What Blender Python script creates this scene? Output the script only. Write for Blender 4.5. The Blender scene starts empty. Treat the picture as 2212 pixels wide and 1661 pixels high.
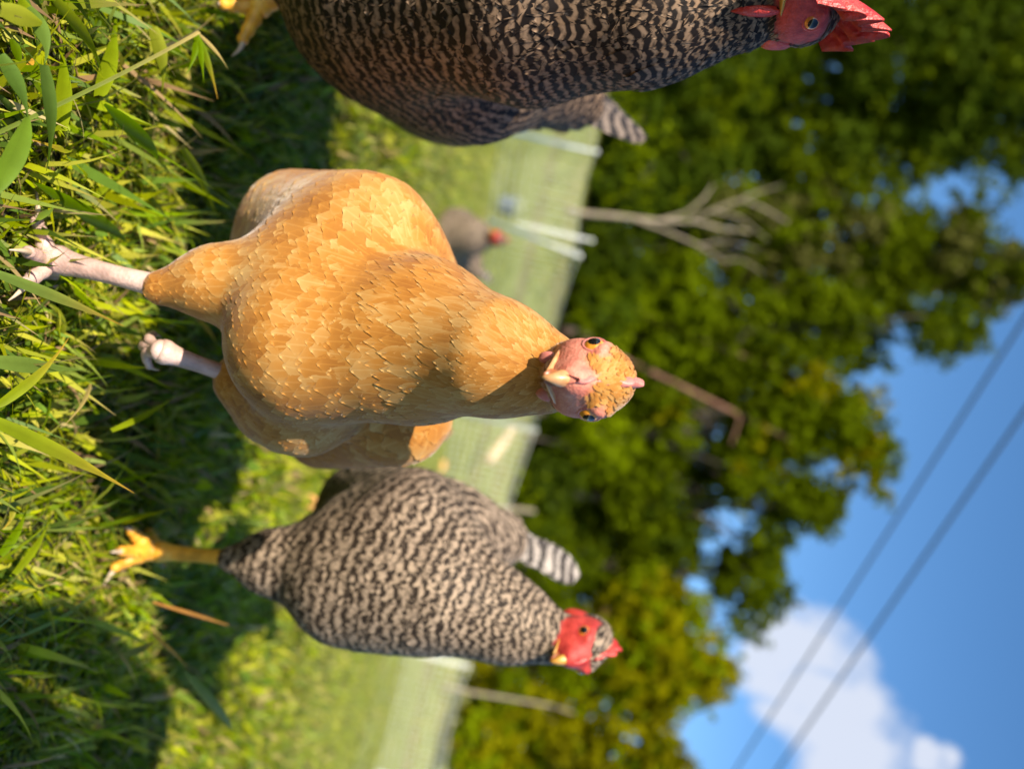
import bpy, math, random
import numpy as np
from mathutils import Matrix, Vector
random.seed(7)
rng = np.random.default_rng(7)
SC = bpy.context.scene
COL = SC.collection
# ------------------------------------------------------------------ camera
F = 1843.0            # focal length in units of a 2212 px wide picture
CAMZ = 0.40
ROLL = math.radians(13.0)
PITCH = math.radians(0.5)
_Y = np.array([0, math.cos(PITCH), math.sin(PITCH)])
_U = np.array([0, -math.sin(PITCH), math.cos(PITCH)])
_X = np.array([1.0, 0, 0])
CX = math.cos(ROLL) * _U - math.sin(ROLL) * _X
CY = -math.sin(ROLL) * _U - math.cos(ROLL) * _X
CZ = -_Y
CAM = np.array([0, 0, CAMZ])
cam_data = bpy.data.cameras.new('camera')
cam = bpy.data.objects.new('camera', cam_data); COL.objects.link(cam)
cam.matrix_world = Matrix(((CX[0], CY[0], CZ[0], 0), (CX[1], CY[1], CZ[1], 0), (CX[2], CY[2], CZ[2], CAMZ), (0, 0, 0, 1)))
cam_data.sensor_width = 36
cam_data.lens = 36 * F / 2212
cam_data.clip_start = 0.02
cam_data.clip_end = 2000
cam_data.dof.use_dof = True
cam_data.dof.focus_distance = 0.60
cam_data.dof.aperture_fstop = 3.3
SC.camera = cam


def ray(px, py):
    d = CX * ((px - 1106) / F) - CY * ((py - 830.5) / F) - CZ
    return d / d[1]


def P(px, py, Y):
    """point of the place seen in that direction, Y metres in front of the camera"""
    return CAM + ray(px, py) * Y


# ------------------------------------------------------------------ sun, sky
SUN_EL = math.radians(34)
SUN_AZ = math.radians(33)      # behind the camera, to its left
to_sun = np.array([-math.sin(SUN_AZ) * math.cos(SUN_EL), -math.cos(SUN_AZ) * math.cos(SUN_EL), math.sin(SUN_EL)])
sd = bpy.data.lights.new('sun', 'SUN'); sd.energy = 5.0; sd.angle = math.radians(0.5); sd.color = (1, 0.90, 0.74)
so = bpy.data.objects.new('sun', sd); COL.objects.link(so)
so.rotation_euler = Vector(to_sun).to_track_quat('Z', 'Y').to_euler()
W = bpy.data.worlds.new('World'); SC.world = W; W.use_nodes = True
nt = W.node_tree; nt.nodes.clear()


def N(t, kind, **kw):
    n = t.nodes.new(kind)
    for k, v in kw.items():
        setattr(n, k, v)
    return n


sky = N(nt, 'ShaderNodeTexSky', sky_type='NISHITA', sun_disc=False)
sky.sun_elevation = SUN_EL
sky.sun_rotation = math.atan2(to_sun[0], to_sun[1])
sky.altitude = 200; sky.air_density = 1.0; sky.dust_density = 0.3; sky.ozone_density = 2.2
bgn = N(nt, 'ShaderNodeBackground'); bgn.inputs['Strength'].default_value = 0.108
out = N(nt, 'ShaderNodeOutputWorld')
tc = N(nt, 'ShaderNodeTexCoord')


def mathn(t, op, a, b=None, c=None, clamp=False):
    n = t.nodes.new('ShaderNodeMath'); n.operation = op; n.use_clamp = clamp
    for i, v in enumerate((a, b, c)):
        if v is None: continue
        if isinstance(v, (int, float)): n.inputs[i].default_value = v
        else: t.links.new(v, n.inputs[i])
    return n.outputs[0]


def noise(t, vec, scale, detail=4, rough=0.55, out='Fac'):
    n = t.nodes.new('ShaderNodeTexNoise'); n.inputs['Scale'].default_value = scale
    n.inputs['Detail'].default_value = detail; n.inputs['Roughness'].default_value = rough
    if vec is not None: t.links.new(vec, n.inputs['Vector'])
    return n.outputs[out]


nz = noise(nt, tc.outputs['Generated'], 9, 6, 0.62)
nz2 = noise(nt, tc.outputs['Generated'], 3.5, 3)
wob = noise(nt, tc.outputs['Generated'], 6, 5, 0.6, 'Color')
wv = N(nt, 'ShaderNodeVectorMath', operation='MULTIPLY_ADD'); nt.links.new(wob, wv.inputs[0]); wv.inputs[1].default_value = (0.16, 0.16, 0.16)
wv2 = N(nt, 'ShaderNodeVectorMath', operation='SUBTRACT'); nt.links.new(tc.outputs['Generated'], wv2.inputs[0]); wv2.inputs[1].default_value = (0.08, 0.08, 0.08)
nt.links.new(wv2.outputs[0], wv.inputs[2])
mask = None
for (px, py, r) in ((1720, 1400, 105), (1745, 1330, 60), (1770, 1520, 120), (1820, 1620, 105), (1720, 1590, 80), (2000, 1615, 40), (1850, 1720, 110), (1700, 1480, 70)):
    d = ray(px, py); d = d / np.linalg.norm(d)
    vm = N(nt, 'ShaderNodeVectorMath', operation='DISTANCE')
    nt.links.new(wv.outputs[0], vm.inputs[0]); vm.inputs[1].default_value = tuple(d)
    m = mathn(nt, 'SUBTRACT', 1.0, mathn(nt, 'DIVIDE', vm.outputs['Value'], r / F / 0.9))
    mask = m if mask is None else mathn(nt, 'MAXIMUM', mask, m)
mask = mathn(nt, 'ADD', mask, mathn(nt, 'MULTIPLY', mathn(nt, 'SUBTRACT', nz, 0.5), 1.9))
mask = mathn(nt, 'MULTIPLY', mathn(nt, 'SUBTRACT', mask, 0.07), 2.0, clamp=True)
mask = mathn(nt, 'MULTIPLY', mask, 0.9)
cmix = N(nt, 'ShaderNodeMix', data_type='RGBA')
nt.links.new(mask, cmix.inputs['Factor'])
hs = N(nt, 'ShaderNodeHueSaturation'); hs.inputs['Saturation'].default_value = 1.22; hs.inputs['Value'].default_value = 1.0
nt.links.new(sky.outputs[0], hs.inputs['Color'])
nt.links.new(hs.outputs[0], cmix.inputs['A'])
cmix.inputs['B'].default_value = (4.0, 4.25, 4.9, 1)
nt.links.new(cmix.outputs['Result'], bgn.inputs['Color'])
nt.links.new(bgn.outputs[0], out.inputs[0])
SC.view_settings.view_transform = 'Standard'
SC.view_settings.look = 'None'
SC.view_settings.exposure = 0.85
SC.view_settings.gamma = 1
SC.cycles.max_bounces = 6
SC.cycles.transparent_max_bounces = 6


# ------------------------------------------------------------------ mesh helpers
def mesh(name, V, faces, mats, parent=None, col=None, smooth=True, midx=None):
    """link ONE mesh object; faces is an (n,4) or (n,3) array or a list"""
    V = np.asarray(V, dtype=np.float32)
    me = bpy.data.meshes.new(name)
    if isinstance(faces, np.ndarray):
        k = faces.shape[1]; n = len(faces)
        me.vertices.add(len(V)); me.vertices.foreach_set('co', V.ravel())
        me.loops.add(n * k); me.loops.foreach_set('vertex_index', faces.astype(np.int32).ravel())
        me.polygons.add(n)
        me.polygons.foreach_set('loop_start', np.arange(0, n * k, k, dtype=np.int32))
        me.polygons.foreach_set('loop_total', np.full(n, k, dtype=np.int32))
        me.update(calc_edges=True)
    else:
        me.from_pydata([tuple(map(float, v)) for v in V], [], [tuple(map(int, f)) for f in faces])
    if smooth: me.polygons.foreach_set('use_smooth', np.ones(len(me.polygons), dtype=bool))
    if midx is not None: me.polygons.foreach_set('material_index', np.asarray(midx, dtype=np.int32))
    if col is not None:
        a = me.attributes.new('fth', 'FLOAT_COLOR', 'POINT')
        a.data.foreach_set('color', np.asarray(col, dtype=np.float32).ravel())
    for m in (mats if isinstance(mats, (list, tuple)) else [mats]): me.materials.append(m)
    me.update()
    o = bpy.data.objects.new(name, me); COL.objects.link(o)
    if parent is not None:
        o.parent = parent
        o.matrix_parent_inverse = parent.matrix_basis.inverted()
    return o


def thing(name, label, cat, loc, group=None):
    o = bpy.data.objects.new(name, None); COL.objects.link(o)
    o.location = tuple(map(float, loc)); o.empty_display_size = 0.05
    o['label'] = label; o['category'] = cat
    if group: o['group'] = group
    return o


def tag(o, label, cat, group=None, kind=None):
    if label: o['label'] = label
    if cat: o['category'] = cat
    if group: o['group'] = group
    if kind: o['kind'] = kind
    return o


def unit(v):
    v = np.asarray(v, float)
    return v / (np.linalg.norm(v, axis=-1, keepdims=True) + 1e-12)


def tube(pts, rad, seg=8, flat=1.0, upv=(0, 0, 1), cap=True):
    """swept tube: vertices and quads (list)"""
    pts = np.asarray(pts, float); n = len(pts)
    rad = np.broadcast_to(np.asarray(rad, float), (n,))
    V = []; Fc = []
    T = unit(np.gradient(pts, axis=0))
    up = np.asarray(upv, float)
    for i in range(n):
        s = np.cross(T[i], up)
        if np.linalg.norm(s) < 1e-4: s = np.cross(T[i], [1, 0.1, 0])
        s = unit(s); u = np.cross(s, T[i])
        for k in range(seg):
            a = 2 * math.pi * k / seg
            V.append(pts[i] + rad[i] * (math.cos(a) * s + math.sin(a) * u * flat))
    for i in range(n - 1):
        for k in range(seg):
            k2 = (k + 1) % seg
            Fc.append([i * seg + k, i * seg + k2, (i + 1) * seg + k2, (i + 1) * seg + k])
    if cap:
        Fc.append(list(range(seg))[::-1]); Fc.append([(n - 1) * seg + k for k in range(seg)])
    return V, Fc


class MB:
    def __init__(s): s.V = []; s.F = []; s.M = []
    def add(s, VF, m=0):
        V, Fc = VF; b = len(s.V)
        s.V += list(V); s.F += [[i + b for i in f] for f in Fc]; s.M += [m] * len(Fc)
        return s
    def build(s, name, mats, parent=None): return mesh(name, s.V, s.F, mats, parent, midx=s.M)


def bez(p, n):
    p = [np.asarray(q, float) for q in p]
    t = np.linspace(0, 1, n)[:, None]
    if len(p) == 2: return p[0] * (1 - t) + p[1] * t
    if len(p) == 3: return p[0] * (1 - t) ** 2 + 2 * p[1] * t * (1 - t) + p[2] * t ** 2
    return p[0] * (1 - t) ** 3 + 3 * p[1] * t * (1 - t) ** 2 + 3 * p[2] * t ** 2 * (1 - t) + p[3] * t ** 3


def ell(c, ax, r, nu=20, nv=14, bump=0.0, seed=0):
    """ellipsoid; ax = 3 unit axes (rows), r = radii"""
    V = []; Fc = []; rr = random.Random(seed)
    ph = [rr.uniform(0, 6.28) for _ in range(6)]
    for j in range(nv + 1):
        th = math.pi * j / nv
        for i in range(nu):
            a = 2 * math.pi * i / nu
            d = (math.sin(th) * math.cos(a), math.sin(th) * math.sin(a), math.cos(th))
            k = 1 + bump * (math.sin(3 * a + ph[0]) * math.sin(2 * th + ph[1]) + 0.6 * math.sin(5 * a + ph[2]) * math.sin(4 * th + ph[3]))
            V.append(np.asarray(c) + k * (ax[0] * d[0] * r[0] + ax[1] * d[1] * r[1] + ax[2] * d[2] * r[2]))
    for j in range(nv):
        for i in range(nu):
            i2 = (i + 1) % nu
            Fc.append([j * nu + i, (j + 1) * nu + i, (j + 1) * nu + i2, j * nu + i2])
    return V, Fc


# ------------------------------------------------------------------ materials
def newmat(name):
    m = bpy.data.materials.new(name); m.use_nodes = True
    t = m.node_tree; b = t.nodes['Principled BSDF']
    return m, t, b


def rgb(c): return (c[0], c[1], c[2], 1)


def ramp(t, fac, stops):
    r = t.nodes.new('ShaderNodeValToRGB')
    t.links.new(fac, r.inputs[0])
    e = r.color_ramp.elements
    while len(e) < len(stops): e.new(0.5)
    for k, (p, c) in enumerate(stops):
        e[k].position = p; e[k].color = rgb(c)
    return r.outputs[0]


def mixc(t, fac, a, b, mode='MIX'):
    n = t.nodes.new('ShaderNodeMix'); n.data_type = 'RGBA'; n.blend_type = mode
    for key, v in (('Factor', fac), ('A', a), ('B', b)):
        if isinstance(v, (int, float)): n.inputs[key].default_value = v
        elif isinstance(v, tuple): n.inputs[key].default_value = rgb(v)
        else: t.links.new(v, n.inputs[key])
    return n.outputs['Result']


def bump(t, b, h, strength, dist):
    n = t.nodes.new('ShaderNodeBump'); n.inputs['Strength'].default_value = strength; n.inputs['Distance'].default_value = dist
    t.links.new(h, n.inputs['Height']); t.links.new(n.outputs[0], b.inputs['Normal'])


def simple(name, c1, c2, scale=40, rough=0.6, bmp=0.0, dist=0.001, sss=0.0, coat=0.0):
    m, t, b = newmat(name)
    co = t.nodes.new('ShaderNodeTexCoord').outputs['Object']
    nz = noise(t, co, scale, 5)
    t.links.new(ramp(t, nz, [(0.3, c1), (0.7, c2)]), b.inputs['Base Color'])
    b.inputs['Roughness'].default_value = rough
    if name.endswith('leg_scale'):
        vo = t.nodes.new('ShaderNodeTexVoronoi'); vo.inputs['Scale'].default_value = 330; t.links.new(co, vo.inputs['Vector'])
        bump(t, b, vo.outputs['Distance'], 0.45, 0.0008); bmp = 0
        dirt = noise(t, co, 45, 5)
        t.links.new(ramp(t, dirt, [(0.35, tuple(q * 0.72 for q in c1)), (0.5, c1), (0.7, c2)]), b.inputs['Base Color'])
    if sss:
        b.inputs['Subsurface Weight'].default_value = sss
        b.inputs['Subsurface Radius'].default_value = (0.006, 0.002, 0.001)
        b.inputs['Subsurface Scale'].default_value = 1
    if coat: b.inputs['Coat Weight'].default_value = coat
    if bmp: bump(t, b, noise(t, co, scale * 3, 4), bmp, dist)
    return m


def leafmat(name, transl=0.35, rough=0.45, sat=1.0, spec=0.15):
    """colour comes from the mesh's own per-leaf colour attribute"""
    m, t, b = newmat(name)
    at = t.nodes.new('ShaderNodeAttribute'); at.attribute_name = 'fth'
    co = t.nodes.new('ShaderNodeTexCoord').outputs['Object']
    c = at.outputs['Color']
    v = mathn(t, 'MULTIPLY_ADD', noise(t, co, 60, 3), 0.5, 0.75)
    h = t.nodes.new('ShaderNodeHueSaturation'); t.links.new(c, h.inputs['Color']); t.links.new(v, h.inputs['Value'])
    h.inputs['Saturation'].default_value = sat
    t.links.new(h.outputs[0], b.inputs['Base Color'])
    b.inputs['Roughness'].default_value = rough
    b.inputs['Specular IOR Level'].default_value = spec
    tr = t.nodes.new('ShaderNodeBsdfTranslucent'); t.links.new(h.outputs[0], tr.inputs['Color'])
    mx = t.nodes.new('ShaderNodeMixShader'); mx.inputs[0].default_value = transl
    t.links.new(b.outputs[0], mx.inputs[1]); t.links.new(tr.outputs[0], mx.inputs[2])
    t.links.new(mx.outputs[0], t.nodes['Material Output'].inputs[0])
    return m


def feather_attr(t):
    at = t.nodes.new('ShaderNodeAttribute'); at.attribute_name = 'fth'
    sp = t.nodes.new('ShaderNodeSeparateColor'); t.links.new(at.outputs['Color'], sp.inputs[0])
    return sp.outputs[0], sp.outputs[1], sp.outputs[2], at.outputs['Alpha']


def feather_finish(t, b, tt, ss, rnd, colour, rough=0.55, transl=0.15, sheen=0.2, spec=0.45):
    t.links.new(colour, b.inputs['Base Color'])
    b.inputs['Roughness'].default_value = rough
    b.inputs['Sheen Weight'].default_value = sheen
    b.inputs['Specular IOR Level'].default_value = spec
    b.inputs['Sheen Roughness'].default_value = 0.4
    # barbs run out from the shaft
    w = mathn(t, 'SINE', mathn(t, 'MULTIPLY', mathn(t, 'ADD', tt, mathn(t, 'MULTIPLY', mathn(t, 'ABSOLUTE', mathn(t, 'SUBTRACT', ss, 0.5)), -0.5)), 190))
    w = mathn(t, 'ADD', w, mathn(t, 'MULTIPLY', noise(t, t.nodes.new('ShaderNodeTexCoord').outputs['Object'], 700, 2), 2.0))
    bump(t, b, w, 0.16, 0.0006)
    tr = t.nodes.new('ShaderNodeBsdfTranslucent'); t.links.new(colour, tr.inputs['Color'])
    mx = t.nodes.new('ShaderNodeMixShader'); mx.inputs[0].default_value = transl
    t.links.new(b.outputs[0], mx.inputs[1]); t.links.new(tr.outputs[0], mx.inputs[2])
    t.links.new(mx.outputs[0], t.nodes['Material Output'].inputs[0])


def buff_feather(name, dark, mid, light):
    m, t, b = newmat(name)
    tt, ss, rnd, big = feather_attr(t)
    co = t.nodes.new('ShaderNodeTexCoord').outputs['Object']
    patch = noise(t, co, 11, 5, 0.65)
    f = mathn(t, 'ADD', mathn(t, 'MULTIPLY', rnd, 0.42), mathn(t, 'MULTIPLY', patch, 1.10))
    f = mathn(t, 'SUBTRACT', f, 0.30)
    edge = mathn(t, 'POWER', mathn(t, 'MULTIPLY', mathn(t, 'ABSOLUTE', mathn(t, 'SUBTRACT', ss, 0.5)), 2.0), 3.0)
    edge = mathn(t, 'MAXIMUM', edge, mathn(t, 'POWER', tt, 5.0))
    f = mathn(t, 'ADD', f, mathn(t, 'MULTIPLY', edge, 0.30))
    streak = mathn(t, 'LESS_THAN', mathn(t, 'ABSOLUTE', mathn(t, 'SUBTRACT', ss, 0.5)), 0.035)
    f = mathn(t, 'ADD', f, mathn(t, 'MULTIPLY', streak, 0.15))
    c = ramp(t, f, [(0.12, dark), (0.55, mid), (1.0, light)])
    feather_finish(t, b, tt, ss, rnd, c, rough=0.62, transl=0.25, sheen=0.35, spec=0.3)
    return m


def barred_feather(name, dark, light, nbars=3.7, soft=0.5, whole=True):
    m, t, b = newmat(name)
    tt, ss, rnd, big = feather_attr(t)
    a = mathn(t, 'ABSOLUTE', mathn(t, 'SUBTRACT', ss, 0.5))
    co = t.nodes.new('ShaderNodeTexCoord').outputs['Object']
    ph = mathn(t, 'MULTIPLY_ADD', big if whole else tt, nbars, mathn(t, 'MULTIPLY', a, -0.55 if whole else -0.5))
    ph = mathn(t, 'ADD', ph, mathn(t, 'MULTIPLY', rnd, 0.62))
    ph = mathn(t, 'ADD', ph, mathn(t, 'MULTIPLY', noise(t, co, 60, 2), 1.2))
    s = mathn(t, 'SINE', mathn(t, 'MULTIPLY', ph, 6.283))
    s = mathn(t, 'MULTIPLY_ADD', s, 1.1, soft, clamp=True)
    s = mathn(t, 'MULTIPLY', s, mathn(t, 'MULTIPLY_ADD', noise(t, co, 210, 2), 2.6, -0.45, clamp=True))
    vary = mathn(t, 'MULTIPLY_ADD', noise(t, co, 25, 3), 0.9, 0.6)
    lt = mixc(t, 1.0, light, vary, 'MULTIPLY')
    lt = mixc(t, mathn(t, 'MULTIPLY', rnd, 0.35), lt, (0.30, 0.22, 0.16))
    c = mixc(t, s, dark, lt)
    feather_finish(t, b, tt, ss, rnd, c, rough=0.6, transl=0.08, sheen=0.02, spec=0.22)
    return m


M = {}
M['buff'] = buff_feather('buff_feather', (0.36, 0.12, 0.014), (0.58, 0.245, 0.038), (0.70, 0.42, 0.14))
M['buff_wing'] = buff_feather('buff_wing_feather', (0.34, 0.11, 0.012), (0.56, 0.23, 0.035), (0.70, 0.40, 0.12))
M['barred'] = barred_feather('barred_feather', (0.028, 0.018, 0.012), (0.42, 0.31, 0.215), nbars=1.22)
M['barred_dark'] = barred_feather('dark_barred_feather', (0.012, 0.007, 0.005), (0.27, 0.165, 0.095), nbars=1.5, soft=0.25)  # shade over the left hen is put into this lower feather colour
M['barred_tail'] = barred_feather('barred_tail_feather', (0.03, 0.024, 0.022), (0.45, 0.39, 0.34), nbars=6, whole=False)
M['barred_dark_tail'] = barred_feather('dark_tail_feather', (0.014, 0.011, 0.012), (0.20, 0.15, 0.12), nbars=6, whole=False)
M['red_skin'] = simple('red_skin', (0.36, 0.010, 0.008), (0.66, 0.060, 0.040), 90, 0.38, 0.9, 0.0015, 0.1)
M['pink_skin'] = simple('pink_skin', (0.50, 0.12, 0.10), (0.66, 0.25, 0.20), 160, 0.5, 0.4, 0.0005, 0.15)
M['horn'] = simple('pale_horn', (0.46, 0.17, 0.05), (0.66, 0.38, 0.17), 70, 0.35, coat=0.2)
M['horn_dark'] = simple('mouth_line', (0.25, 0.07, 0.02), (0.40, 0.14, 0.05), 70, 0.4)
M['horn_yellow'] = simple('yellow_horn', (0.40, 0.17, 0.02), (0.60, 0.32, 0.05), 90, 0.4)
M['leg_pink'] = simple('pale_pink_leg_scale', (0.56, 0.36, 0.30), (0.70, 0.50, 0.43), 180, 0.45, 0.5, 0.0006, 0.1)
M['leg_yellow'] = simple('yellow_leg_scale', (0.78, 0.36, 0.03), (0.86, 0.50, 0.07), 160, 0.42, 0.5, 0.0006)
M['claw'] = simple('claw_horn', (0.40, 0.28, 0.18), (0.62, 0.48, 0.34), 90, 0.4)
M['iris'] = simple('amber_iris', (0.70, 0.22, 0.02), (0.85, 0.36, 0.04), 500, 0.12, coat=1.0)
M['iris_red'] = simple('rusty_iris', (0.60, 0.14, 0.02), (0.70, 0.22, 0.03), 500, 0.12, coat=1.0)
M['pupil'] = simple('black_pupil', (0.004, 0.004, 0.004), (0.006, 0.006, 0.006), 50, 0.10, coat=0.2)
M['grass'] = leafmat('grass_blade', 0.38, 0.42, 1.08)
M['leaf'] = leafmat('tree_leaf', 0.30, 0.6, 1.1, 0.05)
M['bark'] = simple('grey_bark', (0.05, 0.04, 0.03), (0.13, 0.105, 0.08), 6, 0.85, 0.6, 0.02)
M['bark_red'] = simple('reddish_bark', (0.14, 0.065, 0.04), (0.26, 0.13, 0.085), 5, 0.85, 0.6, 0.02)
M['bark_pale'] = simple('pale_dead_wood', (0.20, 0.16, 0.115), (0.36, 0.29, 0.21), 8, 0.8, 0.4, 0.01)
M['white_plastic'] = simple('white_plastic', (0.62, 0.63, 0.58), (0.74, 0.74, 0.69), 10, 0.4)
M['net_cord'] = simple('net_cord', (0.62, 0.63, 0.55), (0.74, 0.74, 0.66), 20, 0.6)
M['straw'] = simple('dry_straw', (0.42, 0.30, 0.17), (0.60, 0.46, 0.28), 8, 0.8)
M['wire'] = simple('black_cable', (0.015, 0.016, 0.02), (0.03, 0.03, 0.035), 3, 0.7)
M['orange_leaf'] = simple('dry_orange_leaf', (0.62, 0.28, 0.07), (0.72, 0.42, 0.14), 30, 0.6)
M['blue_grey'] = simple('blue_grey_plastic', (0.10, 0.13, 0.19), (0.22, 0.25, 0.31), 12, 0.5)


def bodymat(name, feather, skin1, skin2, neck=None):
    m, t, b = newmat(name)
    at = t.nodes.new('ShaderNodeAttribute'); at.attribute_name = 'fth'
    sp = t.nodes.new('ShaderNodeSeparateColor'); t.links.new(at.outputs['Color'], sp.inputs[0])
    co = t.nodes.new('ShaderNodeTexCoord').outputs['Object']
    sk = ramp(t, noise(t, co, 130, 4), [(0.3, skin1), (0.7, skin2)])
    fe = mixc(t, noise(t, co, 40, 3), feather, tuple(c * 0.6 for c in feather))
    t.links.new(mixc(t, sp.outputs[0], fe, sk), b.inputs['Base Color'])
    b.inputs['Roughness'].default_value = 0.6
    vo = t.nodes.new('ShaderNodeTexVoronoi'); vo.inputs['Scale'].default_value = 520; t.links.new(co, vo.inputs['Vector'])
    bump(t, b, mathn(t, 'ADD', vo.outputs['Distance'], mathn(t, 'MULTIPLY', noise(t, co, 300, 3), 0.8)), 0.4, 0.0010)
    return m


M['body_buff'] = bodymat('buff_body', (0.58, 0.27, 0.05), (0.46, 0.11, 0.07), (0.70, 0.27, 0.18))
M['body_barred'] = bodymat('barred_body', (0.12, 0.09, 0.07), (0.30, 0.012, 0.010), (0.62, 0.060, 0.042))


# ------------------------------------------------------------------ terrain
def sstep(a, b, x):
    t = np.clip((x - a) / (b - a), 0, 1)
    return t * t * (3 - 2 * t)


def ground(x, y):
    x = np.asarray(x, float); y = np.asarray(y, float)
    z = -0.16 * sstep(1.5, 8.0, y)
    z = z + 2.25 * sstep(12, 40, y) + 3.5 * sstep(40, 130, y)
    z = z - 0.10 * sstep(0.5, 3, np.abs(x)) * sstep(7, 14, y) * np.sign(x) * 0.5
    far = sstep(2.5, 12, y)
    z = z + far * (0.05 * np.sin(x * 0.8 + 1) * np.sin(y * 0.5) + 0.02 * np.sin(x * 2.1 + y * 1.3))
    z = z + 0.006 * np.sin(x * 9 + 2) * np.sin(y * 11) + 0.004 * np.sin(x * 23 + y * 17)
    return z


def G(x, y, dz=0): return np.array([x, y, float(ground(x, y)) + dz])


gx = np.concatenate([-np.geomspace(400, 1.6, 60), np.linspace(-1.5, 1.5, 61), np.geomspace(1.6, 400, 60)])
gy = np.concatenate([-np.geomspace(300, 1.0, 30), np.linspace(-0.9, 3, 79), np.geomspace(3.1, 400, 110)])
X, Yg = np.meshgrid(gx, gy, indexing='ij')
V = np.stack([X, Yg, ground(X, Yg)], -1).reshape(-1, 3)
nx_, ny_ = len(gx), len(gy)
ii, jj = np.meshgrid(np.arange(nx_ - 1), np.arange(ny_ - 1), indexing='ij')
a = (ii * ny_ + jj).ravel()
Fq = np.stack([a, a + ny_, a + ny_ + 1, a + 1], 1)
gm, t, b = newmat('soil_and_turf')
geo = t.nodes.new('ShaderNodeNewGeometry'); pos = geo.outputs['Position']
sx = t.nodes.new('ShaderNodeSeparateXYZ'); t.links.new(pos, sx.inputs[0])
soil = ramp(t, noise(t, pos, 35, 6), [(0.3, (0.012, 0.014, 0.006)), (0.7, (0.045, 0.042, 0.018))])
turf = ramp(t, noise(t, pos, 1.3, 6, 0.7), [(0.25, (0.20, 0.22, 0.05)), (0.5, (0.31, 0.33, 0.09)), (0.75, (0.40, 0.38, 0.15))])
turf = mixc(t, noise(t, pos, 14, 4, 0.7), turf, (0.24, 0.28, 0.06))
nearf = mathn(t, 'MULTIPLY_ADD', sx.outputs[1], 0.5, -0.9, clamp=True)
c = mixc(t, nearf, soil, turf)
# a worn strip of dry grass beyond the fence
dry = mathn(t, 'SUBTRACT', 1.0, mathn(t, 'MULTIPLY', mathn(t, 'ABSOLUTE', mathn(t, 'SUBTRACT', mathn(t, 'ADD', sx.outputs[1], mathn(t, 'MULTIPLY', noise(t, pos, 0.5, 3), 2.0)), 20.5)), 0.75), clamp=True)
c = mixc(t, mathn(t, 'MULTIPLY', dry, 0.75), c, (0.27, 0.19, 0.115))
dry2 = mathn(t, 'MULTIPLY', mathn(t, 'SUBTRACT', noise(t, pos, 0.22, 4), 0.52), 6.0, clamp=True)
dry2 = mathn(t, 'MULTIPLY', dry2, mathn(t, 'GREATER_THAN', sx.outputs[1], 24.0))
c = mixc(t, mathn(t, 'MULTIPLY', dry2, 0.6), c, (0.26, 0.17, 0.08))
t.links.new(c, b.inputs['Base Color']); b.inputs['Roughness'].default_value = 0.9
bump(t, b, noise(t, pos, 60, 5), 0.6, 0.02)
tag(mesh('ground', V, Fq, gm), 'grassy ground of the hen run rising to the tree line', None, kind='structure')


# ------------------------------------------------------------------ grass
def blades(x, y, h, w, az, lean, curl, rows, prof, colr, tipc=None, z0=None):
    """array of bent blades; returns V, F, C"""
    n = len(x)
    t = np.linspace(0, 1, rows)[None, :]
    d = np.stack([np.cos(az), np.sin(az)], -1)
    ang = lean[:, None] + curl[:, None] * t
    ds = h[:, None] / (rows - 1)
    hx = np.concatenate([np.zeros((n, 1)), np.cumsum(np.sin(ang[:, :-1]) * ds, 1)], 1)
    hz = np.concatenate([np.zeros((n, 1)), np.cumsum(np.cos(ang[:, :-1]) * ds, 1)], 1)
    cx = x[:, None] + hx * d[:, :1]; cy = y[:, None] + hx * d[:, 1:]
    zb = ground(x, y) if z0 is None else z0
    cz = zb[:, None] + np.maximum(hz, 0.002)
    tw = az + math.pi / 2 + rng.uniform(-0.6, 0.6, n)
    wv = np.stack([np.cos(tw), np.sin(tw), rng.uniform(-0.3, 0.3, n)], -1)
    pw = prof(t) * w[:, None] * 0.5
    c = np.stack([cx, cy, cz], -1)
    L = c - wv[:, None, :] * pw[..., None]; R = c + wv[:, None, :] * pw[..., None]
    V = np.stack([L, R], 2).reshape(n, rows * 2, 3)
    base = (np.arange(n) * rows * 2)[:, None]
    f = np.array([[2 * k, 2 * k + 1, 2 * k + 3, 2 * k + 2] for k in range(rows - 1)]).ravel()
    Fq = (base + f[None, :]).reshape(-1, 4)
    C = np.ones((n, rows, 2, 4))
    tip = colr if tipc is None else tipc
    C[..., :3] = (colr[:, None, :] * (1 - t[..., None] ** 2) + tip[:, None, :] * t[..., None] ** 2)[:, :, None, :]
    return V.reshape(-1, 3), Fq, C.reshape(-1, 4)


pr_blade = lambda t: np.clip(1.15 * (1 - t ** 1.8) * (0.55 + 0.45 * np.sin(np.pi * np.clip(t * 1.4, 0, 1))), 0.03, 1)
pr_leaf = lambda t: np.clip(np.sin(np.pi * np.clip(t, 0.02, 0.99)) ** 0.7, 0.06, 1)
GREENS = np.array([[0.180, 0.225, 0.016], [0.105, 0.155, 0.010], [0.245, 0.265, 0.022], [0.080, 0.130, 0.022], [0.32, 0.31, 0.05], [0.155, 0.195, 0.040]])
STRAWS = np.array([[0.34, 0.25, 0.12], [0.26, 0.17, 0.09], [0.42, 0.34, 0.17], [0.24, 0.15, 0.08]])


def wedge(n, y0, y1, half0, half1, power=1.0):
    u = rng.random(n) ** power
    y = y0 + (y1 - y0) * u
    hw = half0 + (half1 - half0) * (y - y0) / (y1 - y0)
    return rng.uniform(-1, 1, n) * hw, y


def pick(n, straw=0.06):
    i = rng.integers(0, len(GREENS), n)
    c = GREENS[i] * rng.uniform(0.7, 1.35, (n, 1))
    s = rng.random(n) < straw
    c[s] = STRAWS[rng.integers(0, len(STRAWS), s.sum())]
    return c


parts = []


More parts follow.
